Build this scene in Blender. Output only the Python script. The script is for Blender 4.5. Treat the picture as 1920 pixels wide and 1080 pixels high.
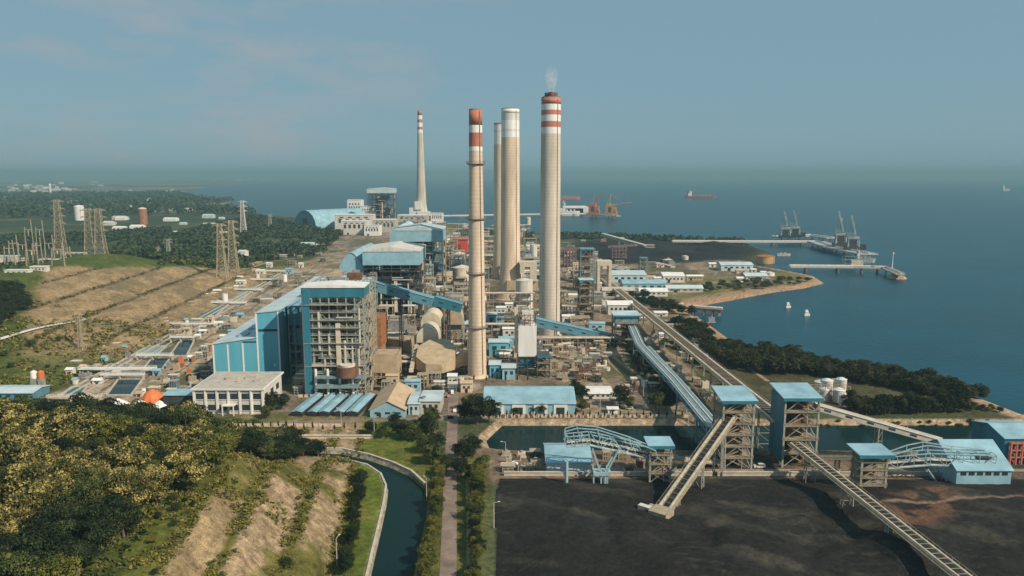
import bpy, math, random
import numpy as np
from mathutils import Vector
R = math.radians
S = bpy.context.scene
for _o in list(bpy.data.objects): bpy.data.objects.remove(_o)

# ---------------------------------------------------------------- camera
CAM_H, FPX = 130.0, 1400.0
PITCH = math.atan(212 / FPX)
cam = bpy.data.cameras.new("camera"); camo = bpy.data.objects.new("camera", cam)
S.collection.objects.link(camo)
camo.location = (0, 0, CAM_H); camo.rotation_euler = (math.pi / 2 - PITCH, 0, 0)
cam.sensor_width = 36; cam.lens = 36 * FPX / 1920
cam.clip_start = 1; cam.clip_end = 200000
S.camera = camo
# ---------------------------------------------------------------- sky, sun, exposure
SUN_EL, SUN_AZ = 38.0, 127.0          # azimuth clockwise from +Y (the view direction)
W_ = bpy.data.worlds.new("World"); S.world = W_; W_.use_nodes = True
nt = W_.node_tree; bg = nt.nodes["Background"]
sky = nt.nodes.new("ShaderNodeTexSky"); sky.sky_type = 'NISHITA'; sky.sun_disc = False
sky.sun_elevation = R(SUN_EL); sky.sun_rotation = R(SUN_AZ)
sky.altitude = 100; sky.air_density = 1.0; sky.dust_density = .6; sky.ozone_density = 2.2
def WN(t, **kw):
    n = nt.nodes.new(t)
    for k, v in kw.items(): setattr(n, k, v)
    return n
# thin high cloud, mostly in the upper left of the view
tc = WN("ShaderNodeTexCoord"); mp = WN("ShaderNodeMapping"); mp.inputs["Scale"].default_value = (3.0, 3.0, 11.0)
nz = WN("ShaderNodeTexNoise"); nz.inputs["Scale"].default_value = 1.9; nz.inputs["Detail"].default_value = 6; nz.inputs["Roughness"].default_value = .55
rp = WN("ShaderNodeValToRGB"); rp.color_ramp.elements[0].position = .47; rp.color_ramp.elements[1].position = .68
sx = WN("ShaderNodeSeparateXYZ"); mr = WN("ShaderNodeMapRange")
mr.inputs[1].default_value = .06; mr.inputs[2].default_value = -.3; mr.inputs[3].default_value = 0; mr.inputs[4].default_value = .8
mul = WN("ShaderNodeMath", operation='MULTIPLY'); mix = WN("ShaderNodeMixRGB"); mix.inputs[2].default_value = (3.0, 3.4, 3.75, 1)
hs = WN("ShaderNodeHueSaturation"); hs.inputs["Saturation"].default_value = .95; hs.inputs["Value"].default_value = 1.0
L = nt.links.new
L(tc.outputs["Generated"], mp.inputs[0]); L(mp.outputs[0], nz.inputs[0]); L(nz.outputs[0], rp.inputs[0])
L(tc.outputs["Generated"], sx.inputs[0]); L(sx.outputs[0], mr.inputs[0]); L(rp.outputs[0], mul.inputs[0]); L(mr.outputs[0], mul.inputs[1])
tint = WN("ShaderNodeMixRGB", blend_type='MULTIPLY'); tint.inputs[0].default_value = 1; tint.inputs[2].default_value = (.92, 1.06, .98, 1)
L(sky.outputs[0], hs.inputs["Color"]); L(hs.outputs[0], tint.inputs[1]); dusty = WN("ShaderNodeMixRGB"); dusty.inputs[0].default_value = .90; dusty.inputs[2].default_value = (1.82, 2.98, 3.68, 1)
L(tint.outputs[0], dusty.inputs[1]); L(dusty.outputs[0], mix.inputs[1]); L(mul.outputs[0], mix.inputs[0]); L(mix.outputs[0], bg.inputs[0])
bg.inputs[1].default_value = 0.088
sl = bpy.data.lights.new("sun", 'SUN'); sl.energy = 3.9; sl.angle = R(.5); sl.color = (1, .87, .70)
so = bpy.data.objects.new("sun", sl); S.collection.objects.link(so)
_d = Vector((math.sin(R(SUN_AZ)) * math.cos(R(SUN_EL)), math.cos(R(SUN_AZ)) * math.cos(R(SUN_EL)), math.sin(R(SUN_EL))))
so.rotation_euler = _d.to_track_quat('Z', 'Y').to_euler(); so.location = (300, -200, 400)
S.view_settings.view_transform = 'Standard'; S.view_settings.look = 'None'
S.view_settings.exposure = 0.40; S.view_settings.gamma = 1.0
S.cycles.volume_bounces = 1; S.cycles.max_bounces = 6; S.cycles.transparent_max_bounces = 8

# ---------------------------------------------------------------- pixel <-> world (1920x1080 photograph)
CP, SP = math.cos(PITCH), math.sin(PITCH)
def ray(px, py):
    u = (px - 960) / FPX; v = (540 - py) / FPX
    return u, CP + v * SP, -SP + v * CP
def G(px, py, z=0.0):
    a, b, c = ray(px, py); t = (z - CAM_H) / c
    return (a * t, b * t, z)
def W(px, py, Y):
    a, b, c = ray(px, py); t = Y / b
    return (a * t, Y, CAM_H + c * t)
def Yg(py, z=0): return G(960, py, z)[1]

# ---------------------------------------------------------------- materials
MATS = {}
def mat(name, col, rough=.7, var=.18, scale=.25, metal=0.0, streak=0, spec=.3, col2=None, bump=0, rib=0, ribaxis=0, ribf=.22):
    if name in MATS: return MATS[name]
    m = bpy.data.materials.new(name); m.use_nodes = True
    n = m.node_tree; l = n.links.new; p = n.nodes["Principled BSDF"]
    p.inputs["Roughness"].default_value = rough; p.inputs["Metallic"].default_value = metal
    p.inputs["Specular IOR Level"].default_value = spec
    g = n.nodes.new("ShaderNodeNewGeometry")
    mpn = n.nodes.new("ShaderNodeMapping"); l(g.outputs["Position"], mpn.inputs[0])
    if streak: mpn.inputs["Scale"].default_value = (1, 1, .12)
    no = n.nodes.new("ShaderNodeTexNoise"); no.inputs["Scale"].default_value = scale; no.inputs["Detail"].default_value = 7
    no.inputs["Roughness"].default_value = .65; l(mpn.outputs[0], no.inputs[0])
    cr = n.nodes.new("ShaderNodeValToRGB"); e = cr.color_ramp.elements
    c2 = col2 or tuple(c * (1 - 1.6 * var) for c in col)
    e[0].position = .32; e[0].color = (*c2, 1); e[1].position = .66; e[1].color = (*[min(.95, c * (1 + var)) for c in col], 1)
    l(no.outputs[0], cr.inputs[0]); out = cr.outputs[0]
    if rib:
        wv = n.nodes.new("ShaderNodeTexWave"); wv.wave_type = 'BANDS'; wv.bands_direction = 'XYZ'[ribaxis]
        wv.inputs["Scale"].default_value = rib; l(g.outputs["Position"], wv.inputs[0])
        mx = n.nodes.new("ShaderNodeMixRGB"); mx.blend_type = 'MULTIPLY'; mx.inputs[0].default_value = ribf
        l(out, mx.inputs[1]); l(wv.outputs[0], mx.inputs[2]); out = mx.outputs[0]
    l(out, p.inputs["Base Color"])
    if bump:
        b = n.nodes.new("ShaderNodeBump"); b.inputs["Strength"].default_value = bump; b.inputs["Distance"].default_value = .5
        l(no.outputs[0], b.inputs["Height"]); l(b.outputs[0], p.inputs["Normal"])
    MATS[name] = m; return m
def leafmat(name, a, b, c):
    m = bpy.data.materials.new(name); m.use_nodes = True
    n = m.node_tree; l = n.links.new; p = n.nodes["Principled BSDF"]
    p.inputs["Roughness"].default_value = .75; p.inputs["Specular IOR Level"].default_value = .15
    g = n.nodes.new("ShaderNodeNewGeometry"); cr = n.nodes.new("ShaderNodeValToRGB"); e = cr.color_ramp.elements
    e[0].color = (*a, 1); e[1].color = (*c, 1); e[0].position = .1; e[1].position = .92
    x = e.new(.55); x.color = (*b, 1)
    no = n.nodes.new("ShaderNodeTexNoise"); no.inputs["Scale"].default_value = .22; no.inputs["Detail"].default_value = 2
    l(g.outputs["Position"], no.inputs[0])
    mxx = n.nodes.new("ShaderNodeMath"); mxx.operation = 'ADD'
    m2 = n.nodes.new("ShaderNodeMath"); m2.operation = 'MULTIPLY_ADD'; m2.inputs[1].default_value = 2.4; m2.inputs[2].default_value = -1.0
    l(no.outputs[0], m2.inputs[0]); mi = n.nodes.new("ShaderNodeMath"); mi.operation = 'MULTIPLY'; mi.inputs[1].default_value = .6; l(g.outputs["Random Per Island"], mi.inputs[0]); l(mi.outputs[0], mxx.inputs[0]); l(m2.outputs[0], mxx.inputs[1])
    l(mxx.outputs[0], cr.inputs[0]); l(cr.outputs[0], p.inputs["Base Color"]); return m

M = dict(
    concrete=mat("concrete", (.60, .52, .42), .85, .15, .22, streak=1, rib=.12, ribaxis=2, ribf=.10),
    conc_warm=mat("warm concrete", (.67, .52, .385), .85, .15, .22, streak=1, rib=.12, ribaxis=2, ribf=.10),
    conc_pale=mat("pale concrete", (.46, .42, .36), .85, .15, .3),
    kerb=mat("kerb concrete", (.52, .46, .36), .85, .18, .3),
    dark_conc=mat("stained concrete", (.24, .21, .18), .9, .25, .3),
    red=mat("red paint", (.44, .16, .10), .6, .12, .3, streak=1),
    redp=mat("faded red paint", (.46, .17, .13), .6, .1, .3, streak=1),
    white=mat("white paint", (.74, .72, .68), .6, .08, .3, streak=1),
    offwhite=mat("aged white paint", (.62, .58, .52), .7, .15, .3, streak=1),
    blue_roof=mat("pale blue metal roof", (.30, .49, .57), .5, .17, .09, rib=1.2),
    blue_wall=mat("pale blue metal wall", (.30, .50, .58), .5, .10, .15, rib=1.2),
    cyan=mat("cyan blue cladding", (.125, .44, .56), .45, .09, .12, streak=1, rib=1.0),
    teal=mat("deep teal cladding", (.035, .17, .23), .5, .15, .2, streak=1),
    blue_belt=mat("blue gallery cladding", (.12, .29, .37), .5, .14, .2, rib=1.5),
    blue_pale=mat("bleached blue roof", (.47, .56, .58), .55, .12, .1),
    steel=mat("grey green steel", (.36, .36, .31), .6, .2, .4, .15),
    steel_dark=mat("dark steel", (.07, .078, .085), .6, .25, .4, .2),
    steel_blue=mat("blue grey steel", (.20, .28, .30), .6, .2, .4, .1),
    steel_tan=mat("weathered tan steel", (.36, .30, .21), .7, .2, .4),
    truss_blue=mat("pale blue truss paint", (.30, .44, .47), .55, .15, .5),
    tan=mat("tan duct lagging", (.44, .34, .225), .75, .15, .2),
    cream=mat("cream duct lagging", (.60, .52, .40), .7, .12, .2),
    rust=mat("rusty orange steel", (.36, .15, .06), .8, .3, .35),
    rustdark=mat("brown rust", (.17, .085, .055), .85, .3, .35),
    scarlet=mat("scarlet cladding", (.55, .07, .04), .5, .12, .2),
    orange=mat("orange paint", (.62, .17, .05), .55, .12, .2),
    crane_orange=mat("crane orange", (.55, .31, .13), .6, .2, .1),
    grey=mat("grey plant paint", (.27, .26, .25), .7, .25, .3),
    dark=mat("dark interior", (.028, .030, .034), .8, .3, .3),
    glass=mat("window glass", (.035, .05, .06), .15, .2, .3, spec=.6),
    belt=mat("rubber belt with coal", (.03, .028, .026), .9, .3, .5),
    tanroof=mat("tan roof sheet", (.50, .37, .24), .7, .12, .15),
    bark=mat("bark", (.14, .10, .07), .9, .25, 1.2),
    stone=mat("stone pitching", (.38, .27, .17), .95, .38, .55, bump=.4),
    asphalt=mat("pinkish worn asphalt", (.235, .175, .14), .9, .22, .12),
    dirt=mat("dirt track", (.29, .215, .135), .95, .25, .2),
    ship_red=mat("ship red", (.28, .10, .09), .6, .15, .1),
    ship_grey=mat("ship grey", (.40, .42, .42), .6, .15, .1),
    purple_steel=mat("maroon grey steel", (.20, .13, .14), .7, .25, .3),
)
M["leaf_dark"] = leafmat("dark foliage", (.006, .013, .006), (.018, .030, .012), (.046, .060, .020))
M["leaf_mid"] = leafmat("mid green foliage", (.020, .034, .011), (.055, .075, .022), (.12, .125, .035))
M["leaf_lime"] = leafmat("yellow green foliage", (.040, .055, .012), (.105, .115, .022), (.20, .17, .035))
M["leaf_gold"] = leafmat("golden blossom foliage", (.020, .026, .008), (.13, .125, .035), (.45, .35, .12))
M["leaf_mangrove"] = leafmat("mangrove foliage", (.008, .014, .006), (.030, .036, .015), (.10, .088, .038))
M["leaf_cypress"] = leafmat("cypress foliage", (.010, .016, .008), (.024, .034, .015), (.045, .055, .022))
M["leaf_far"] = leafmat("far wood foliage", (.014, .026, .014), (.032, .052, .024), (.065, .085, .035))
M["grassy"] = leafmat("scrub leaves", (.05, .06, .012), (.13, .12, .022), (.24, .19, .05))

# ---------------------------------------------------------------- mesh builder
class MB:
    def __init__(s): s.v = []; s.f = []
    def quadset(s, vs, fs):
        b = len(s.v); s.v += [tuple(p) for p in vs]; s.f += [tuple(b + i for i in f) for f in fs]; return s
    def box(s, cx, cy, z0, sx_, sy_, h, rot=0):
        c, n = math.cos(rot), math.sin(rot); a, b = sx_ / 2, sy_ / 2; P = []
        for z in (z0, z0 + h):
            for x, y in ((-a, -b), (a, -b), (a, b), (-a, b)): P.append((cx + x * c - y * n, cy + x * n + y * c, z))
        return s.quadset(P, [(3, 2, 1, 0), (4, 5, 6, 7), (0, 1, 5, 4), (1, 2, 6, 5), (2, 3, 7, 6), (3, 0, 4, 7)])
    def bar(s, p, q, w, h=None, up=(0, 0, 1)):
        h = h or w; p = Vector(p); q = Vector(q); d = q - p
        if d.length < 1e-6: return s
        d.normalize(); r = d.cross(Vector(up))
        if r.length < 1e-3: r = Vector((1, 0, 0))
        r.normalize(); u = r.cross(d); r = r * w / 2; u = u * h / 2
        P = [p - r - u, p + r - u, p + r + u, p - r + u, q - r - u, q + r - u, q + r + u, q - r + u]
        return s.quadset(P, [(0, 1, 2, 3), (7, 6, 5, 4), (4, 5, 1, 0), (5, 6, 2, 1), (6, 7, 3, 2), (7, 4, 0, 3)])
    def lathe(s, cx, cy, prof, n=28, cap=True):
        b = len(s.v)
        for r, z in prof:
            for k in range(n):
                a = 2 * math.pi * k / n; s.v.append((cx + r * math.cos(a), cy + r * math.sin(a), z))
        for i in range(len(prof) - 1):
            for k in range(n):
                s.f.append((b + i * n + k, b + i * n + (k + 1) % n, b + (i + 1) * n + (k + 1) % n, b + (i + 1) * n + k))
        if cap:
            s.f.append(tuple(b + (len(prof) - 1) * n + k for k in range(n))); s.f.append(tuple(b + n - 1 - k for k in range(n)))
        return s
    def tube(s, p, q, r, n=10, r2=None):
        p = Vector(p); q = Vector(q); d = (q - p).normalized()
        u = d.cross(Vector((0, 0, 1))); u = Vector((1, 0, 0)) if u.length < 1e-3 else u.normalized()
        w = d.cross(u); r2 = r if r2 is None else r2; b = len(s.v)
        for c, rr in ((p, r), (q, r2)):
            for k in range(n):
                a = 2 * math.pi * k / n; s.v.append(tuple(c + u * rr * math.cos(a) + w * rr * math.sin(a)))
        for k in range(n): s.f.append((b + k, b + (k + 1) % n, b + n + (k + 1) % n, b + n + k))
        s.f.append(tuple(b + n + k for k in range(n))); s.f.append(tuple(b + n - 1 - k for k in range(n))); return s
    def prism(s, poly, z0, z1):
        n = len(poly)
        ar = sum(poly[i][0] * poly[(i + 1) % n][1] - poly[(i + 1) % n][0] * poly[i][1] for i in range(n))
        if ar < 0: poly = poly[::-1]
        P = [(x, y, z0) for x, y in poly] + [(x, y, z1) for x, y in poly]
        return s.quadset(P, [tuple(range(n))[::-1], tuple(range(n, 2 * n))] + [(i, (i + 1) % n, n + (i + 1) % n, n + i) for i in range(n)])
    def extr_y(s, prof, y0, y1):      # profile in x,z pushed along y
        n = len(prof)
        P = [(x, y0, z) for x, z in prof] + [(x, y1, z) for x, z in prof]
        return s.quadset(P, [tuple(range(n)), tuple(range(n, 2 * n))[::-1]] + [(i, n + i, n + (i + 1) % n, (i + 1) % n) for i in range(n)])
    def extr_x(s, prof, x0, x1):      # profile in y,z pushed along x
        n = len(prof)
        P = [(x0, y, z) for y, z in prof] + [(x1, y, z) for y, z in prof]
        return s.quadset(P, [tuple(range(n)), tuple(range(n, 2 * n))[::-1]] + [(i, n + i, n + (i + 1) % n, (i + 1) % n) for i in range(n)])
    def mesh(s, name, m, off=(0, 0, 0), smooth=False):
        me = bpy.data.meshes.new(name)
        me.from_pydata([(x - off[0], y - off[1], z - off[2]) for x, y, z in s.v], [], s.f)
        import bmesh
        bm = bmesh.new(); bm.from_mesh(me); bmesh.ops.recalc_face_normals(bm, faces=bm.faces); bm.to_mesh(me); bm.free()
        if m: me.materials.append(m)
        if smooth: me.polygons.foreach_set("use_smooth", [len(p.vertices) == 4 for p in me.polygons])
        return me
COL = S.collection
def tag(o, label, cat, group=None, kind=None):
    if label: o["label"] = label
    if cat: o["category"] = cat
    if group: o["group"] = group
    if kind: o["kind"] = kind
    return o
def struct(name, me, label=None, kind='structure', loc=(0, 0, 0)):
    o = bpy.data.objects.new(name, me); COL.objects.link(o); o.location = loc
    o["kind"] = kind
    if label: o["label"] = label; o["category"] = name.replace('_', ' ')
    return o
class T:
    """A thing: an Empty at its base; parts are built in world axes relative to the base (or rotated by rz)."""
    def __init__(s, name, label, cat, loc=(0, 0, 0), rz=0, group=None):
        s.o = bpy.data.objects.new(name, None); COL.objects.link(s.o); s.o.location = loc; s.o.rotation_euler = (0, 0, rz)
        s.o.empty_display_size = 2; tag(s.o, label, cat, group); s.loc = loc
    def part(s, name, mb, m, parent=None, world=False, smooth=False, label=None):
        if not mb.v: return None
        me = mb.mesh(name, M[m] if isinstance(m, str) else m, s.loc if world else (0, 0, 0), smooth)
        o = bpy.data.objects.new(name, me); COL.objects.link(o); o.parent = parent or s.o
        if label: o["label"] = label
        return o
def single(name, mb, m, label, cat, loc=(0, 0, 0), group=None, world=True, smooth=False):
    me = mb.mesh(name, M[m] if isinstance(m, str) else m, loc if world else (0, 0, 0), smooth)
    o = bpy.data.objects.new(name, me); COL.objects.link(o); o.location = loc
    return tag(o, label, cat, group)
def copy_tree(root, loc, rz=0, sc=None, label=None, group=None):
    c = root.copy(); COL.objects.link(c); c.location = loc; c.rotation_euler = (0, 0, rz)
    if sc: c.scale = sc
    if label: c["label"] = label
    if group: c["group"] = group
    for ch in root.children:
        d = ch.copy(); COL.objects.link(d); d.parent = c
        for g in ch.children:
            e = g.copy(); COL.objects.link(e); e.parent = d
    return c

# ---------------------------------------------------------------- terrain
rng = np.random.default_rng(7); random.seed(7)
_lat = rng.random((256, 256))
def vn(x, y):
    xi = np.floor(x).astype(int); yi = np.floor(y).astype(int); fx = x - xi; fy = y - yi
    fx = fx * fx * (3 - 2 * fx); fy = fy * fy * (3 - 2 * fy); g = lambda i, j: _lat[i & 255, j & 255]
    return (g(xi, yi) * (1 - fx) + g(xi + 1, yi) * fx) * (1 - fy) + (g(xi, yi + 1) * (1 - fx) + g(xi + 1, yi + 1) * fx) * fy
def fbm(x, y, s, o=4):
    t = 0; a = .5; n = 0
    for k in range(o): t = t + a * vn(x * s + 13.7 * k, y * s + 5.1 * k); n += a; a *= .55; s *= 2.1
    return t / n
def sd(P, X, Y):
    P = np.array([p[:2] for p in P], float); d = np.full(X.shape, 1e18); ins = np.zeros(X.shape, bool)
    for i in range(len(P)):
        a = P[i]; b = P[(i + 1) % len(P)]; e = b - a; wx = X - a[0]; wy = Y - a[1]
        t = np.clip((wx * e[0] + wy * e[1]) / max(1e-9, (e ** 2).sum()), 0, 1)
        d = np.minimum(d, (wx - e[0] * t) ** 2 + (wy - e[1] * t) ** 2)
        c = (a[1] > Y) != (b[1] > Y)
        if b[1] != a[1]: ins ^= c & (X < (b[0] - a[0]) * (Y - a[1]) / (b[1] - a[1]) + a[0])
    d = np.sqrt(d); return np.where(ins, -d, d)
def ss(a, b, x):
    t = np.clip((x - a) / (b - a), 0, 1); return t * t * (3 - 2 * t)
COAST = [G(*p) for p in [(1925, 772), (1860, 747), (1800, 730), (1740, 714), (1680, 700), (1620, 689), (1520, 668), (1430, 655), (1396, 645), (1370, 630), (1345, 612), (1318, 594),
    (1292, 582), (1300, 572), (1370, 560), (1450, 545), (1510, 537), (1548, 528), (1530, 516), (1480, 506), (1425, 497), (1405, 490), (1430, 482), (1450, 473),
    (1420, 463), (1400, 453), (1330, 449), (1250, 447), (1130, 441), (1000, 437), (930, 433), (870, 425), (830, 412), (815, 405), (740, 402), (640, 399), (545, 405),
    (500, 404), (450, 392), (385, 388), (440, 378), (370, 372), (335, 361), (400, 347), (480, 341), (560, 335)]] + \
    [(-60000, 27000, 0), (-60000, 40, 0), (1500, 40, 0), (1100, 200, 0), (460, 372, 0)]
CANB = [G(*p) for p in [(558, 851), (640, 859), (690, 871), (716, 888), (726, 910), (722, 940), (712, 985), (700, 1035), (690, 1080)]] + [(-46, 60, 0), (-30, 60, 0)] + \
       [G(*p) for p in [(775, 1080), (790, 1010), (801, 955), (803, 930), (795, 907), (770, 884), (735, 868), (690, 853), (640, 842), (566, 840)]]
CANA = [(-14, 345, 0), (-17, 360, 0), (-8, 387, 0), (360, 388, 0), (520, 395, 0), (520, 335, 0), (330, 341, 0), (0, 341, 0)]
PLANT = [G(*p) for p in [(480, 800), (905, 784), (1330, 784), (1290, 690), (1240, 600), (1270, 560), (1400, 520), (1400, 490), (1120, 470), (900, 450), (840, 425), (640, 430), (600, 480), (440, 545), (250, 660), (80, 745), (380, 775)]]
COALFAR = [G(*p) for p in [(1035, 482), (1090, 451), (1280, 449), (1400, 456), (1428, 469), (1398, 486), (1230, 496), (1120, 495)]]
COAL = [(-12, 60, 0), G(928, 1080), G(930, 930), G(936, 898), (350, 306, 0), (520, 300, 0), (520, 60, 0)]
def heights(X, Y):
    """ground height and colour at world X, Y"""
    land = -sd(COAST, X, Y)
    h = np.where(land > 0, np.minimum(0.0, -3.4 + land * .5), -9.0 + 5 * ss(-25, 0, land))
    n1 = fbm(X, Y, .03); n2 = fbm(X, Y, .11); n3 = fbm(X, Y, .0035); n4 = fbm(X, Y, .0009, 5)
    C = np.zeros(X.shape + (3,))
    def put(mask, col, var=None):
        m = np.clip(mask, 0, 1)[..., None]; c = np.array(col)
        c = np.broadcast_to(c, C.shape) if var is None else c * (1 + (var[..., None] - .5) * 1.2)
        C[:] = C * (1 - m) + c * m
    # open country: woods, fields, bare plots
    put(np.ones(X.shape), (.040, .058, .028), n1)
    put(ss(.50, .62, n3), (.075, .088, .038), n1); put(ss(.60, .68, fbm(X + 900, Y, .005)), (.14, .115, .07), n1)
    far = ss(1300, 3200, Y)
    put(far, (.045, .068, .042), n4); put(far * ss(.46, .56, n4), (.12, .125, .08)); put(far * ss(.54, .62, fbm(X + 5000, Y * 2.5, .0016, 4)), (.22, .21, .18))
    # second shore belt right of the conveyor
    put(ss(40, -20, -X) * ss(390, 420, Y) * ss(1500, 1100, Y), (.075, .068, .034), n2)
    # plant yard
    pl = sd(PLANT, X, Y)
    put(ss(6, -6, pl), (.24, .18, .12), n2); put(ss(6, -6, pl) * ss(.46, .60, n1), (.15, .12, .09)); put(ss(6, -6, pl) * ss(.60, .70, n2), (.33, .28, .21))
    put(ss(6, -6, pl) * ss(.58, .66, fbm(X + 77, Y, .02)) * .8, (.085, .085, .035))
    # brown terraced cut slope on the left
    foot = -272 - .075 * (Y - 430)
    d = foot - X
    band = ss(430, 560, Y) * ss(1130, 930, Y)
    prof = np.clip(d, 0, 190) / 190
    ter = 34 * (prof + .022 * np.sin(prof * 2 * math.pi * 4.5)) * ss(430, 620, Y + .35 * d) * ss(1120, 900, Y)
    back = ss(330, 200, d)
    hl = ter * np.where(d > 190, .35 + .65 * back, 1) * (d > 0)
    h = h + hl * (land > 0)
    ph = (prof * 4.5 + .10 * (n1 - .5)) % 1
    lim = np.minimum(90 + .45 * (Y - 560), 190 - .62 * (Y - 770))
    brown = band * ss(-2, 6, d) * ss(8, -8, d - lim + 30 * (n1 - .5)) * ss(470, 560, Y + 0.25 * d)
    put(ss(0, 8, d) * ss(420, 400, d) * ss(400, 440, Y) * ss(1250, 1000, Y), (.075, .095, .022), n2)
    put(brown, (.285, .20, .108), n2); put(brown * ss(.55, .66, n1), (.20, .15, .085))
    put(brown * ss(.09, .03, abs(ph - .72)) * ss(.3, .45, n2), (.10, .075, .04))
    put(ss(0, 6, d) * ss(520, 480, Y + .2 * d) * ss(395, 420, Y) * ss(.54, .66, n1), (.20, .14, .06))
    # settling channel apron
    ap = ss(0, 3, X - foot) * ss(0, 3, -(X + 196 + .07 * (Y - 430))) * ss(415, 425, Y) * ss(1150, 1000, Y)
    put(ap, (.38, .285, .19), n2); put(ap * ss(.46, .56, n1), (.24, .19, .13)); put(ap * ss(.56, .66, n2), (.42, .34, .25)); put(ap * ss(.55, .63, fbm(X, Y + 300, .025)), (.11, .10, .05)); put(ap * ss(.10, .03, np.abs(((X - foot) / 76 * 5 + .15 * (n1 - .5)) % 1 - .5)), (.13, .10, .07))
    # foreground hill with stepped rubble slope
    fd = -X - (59 + .125 * (Y - 228))
    wl = ss(46, 85, fd); fall = ss(0, 1, ((340 + 45 * wl) - Y - .10 * np.clip(fd - 60, 0, 120)) / (70 + 30 * wl))
    st = 8 * ss(0, 12, fd) + 8 * ss(16.5, 28.5, fd) + 6 * ss(32, 42, fd) + 9 * ss(44, 150, fd)
    h = h + st * fall * (1 + .06 * (n1 - .5)) + 1.2 * (n2 - .5) * fall * ss(0, 12, fd)
    fz = ss(400, 372, Y) * ss(-60, 0, -X)
    put(fz * ss(-34, -30, fd), (.10, .125, .022), n2)                     # lawn
    put(fz * ss(-34, -30, fd) * ss(.5, .7, n1), (.15, .14, .03))
    gr = (.125, .115, .030)
    put(fz * ss(-1, 1, fd), gr, n2)
    rub = lambda a, b: ss(a - 1, a + 1, fd + 2.5 * (n2 - .5)) * ss(b + 1, b - 1, fd + 2.5 * (n2 - .5))
    rc = (.30, .215, .13)
    put(fz * rub(1.5, 12) * ss(.27, .40, n1 + .25 * (n2 - .4)), rc, fbm(X, Y, .45)); put(fz * rub(16, 29) * ss(.27, .40, n1 + .25 * (n2 - .4)), rc, fbm(X, Y, .45))
    put(fz * rub(32, 42) * ss(.42, .55, n1), (.25, .18, .10), n2)
    put(fz * ss(43, 50, fd), (.085, .095, .020), n2); put(fz * ss(62, 74, fd), (.035, .045, .015), n2)
    # canals
    cb = sd(CANB, X, Y); h = np.where(cb < 2.0, np.minimum(h, np.clip(-1 + cb * 3, -6.5, 8)), h)
    put(ss(2.0, .5, cb), (.30, .26, .19))
    ca = sd(CANA, X, Y); h = np.where(ca < 0, np.minimum(h, np.maximum(-7.5, ca * .62)), h)
    put(ss(.5, -.5, ca), (.33, .24, .16), fbm(X, Y, .5))
    # strip between road and coal yard, yard dirt by the shed
    put(ss(348, 344, Y) * ss(300, 306, Y) * ss(-22, -14, X), (.19, .135, .095), n2); put(ss(346, 343, Y) * ss(302, 306, Y) * ss(62, 68, X) * ss(.45, .6, n1), (.05, .045, .042))
    # road verge
    put(ss(-47, -42, X) * ss(-8, -13, X) * ss(338, 330, Y), (.105, .105, .028), n2)
    # far coal stock and beach
    cf = sd(COALFAR, X, Y); put(ss(20, -20, cf), (.020, .023, .025), n1); h = h + 7 * ss(0, -70, cf) * ss(.35, .6, fbm(X, Y, .012))
    tip = [G(*p) for p in [(1270, 590), (1300, 572), (1450, 546), (1548, 528), (1480, 508), (1290, 520), (1250, 560)]]
    put(ss(5, -15, sd(tip, X, Y)) * ss(.35, .5, n1), (.16, .14, .06), n2)
    put(ss(20, 12, land) * ss(-14, -2, land) * ss(800, 790, abs(X) + 0 * Y) * ss(1120, 1060, Y), (.36, .25, .175), n2)
    put(ss(36, 20, land) * ss(500, 560, Y) * ss(1100, 800, Y) * ss(60, 120, X) * ss(.3, .5, n2), (.34, .22, .13))
    co = sd(COAL, X, Y); put(ss(.8, -.8, co), (.026, .025, .025), n2)
    return h, C
NU, NR = 760, 760
us = np.linspace(-1.12, 1.12, NU); rs = np.concatenate([np.geomspace(70, 620, 430, endpoint=False), np.geomspace(620, 26500, NR - 430)])
UU, RR = np.meshgrid(us, rs); GX = UU * RR; GY = RR
GH, GC = heights(GX, GY)
def gridmesh(name, X, Y, Z, m, col=None):
    nr, nc = X.shape; me = bpy.data.meshes.new(name)
    me.vertices.add(nr * nc); me.vertices.foreach_set("co", np.stack([X, Y, Z], -1).astype(np.float32).ravel())
    i = np.arange(nr * nc).reshape(nr, nc); q = np.stack([i[:-1, :-1], i[:-1, 1:], i[1:, 1:], i[1:, :-1]], -1).reshape(-1, 4)
    me.loops.add(q.size); me.loops.foreach_set("vertex_index", q.ravel().astype(np.int32))
    me.polygons.add(len(q)); me.polygons.foreach_set("loop_start", np.arange(0, q.size, 4, dtype=np.int32))
    me.polygons.foreach_set("use_smooth", np.ones(len(q), bool)); me.update(calc_edges=True); me.validate()
    if col is not None:
        a = me.color_attributes.new("zone", 'FLOAT_COLOR', 'POINT')
        a.data.foreach_set("color", np.concatenate([col, np.ones(col.shape[:-1] + (1,))], -1).astype(np.float32).ravel())
    me.materials.append(m); return me
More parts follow.
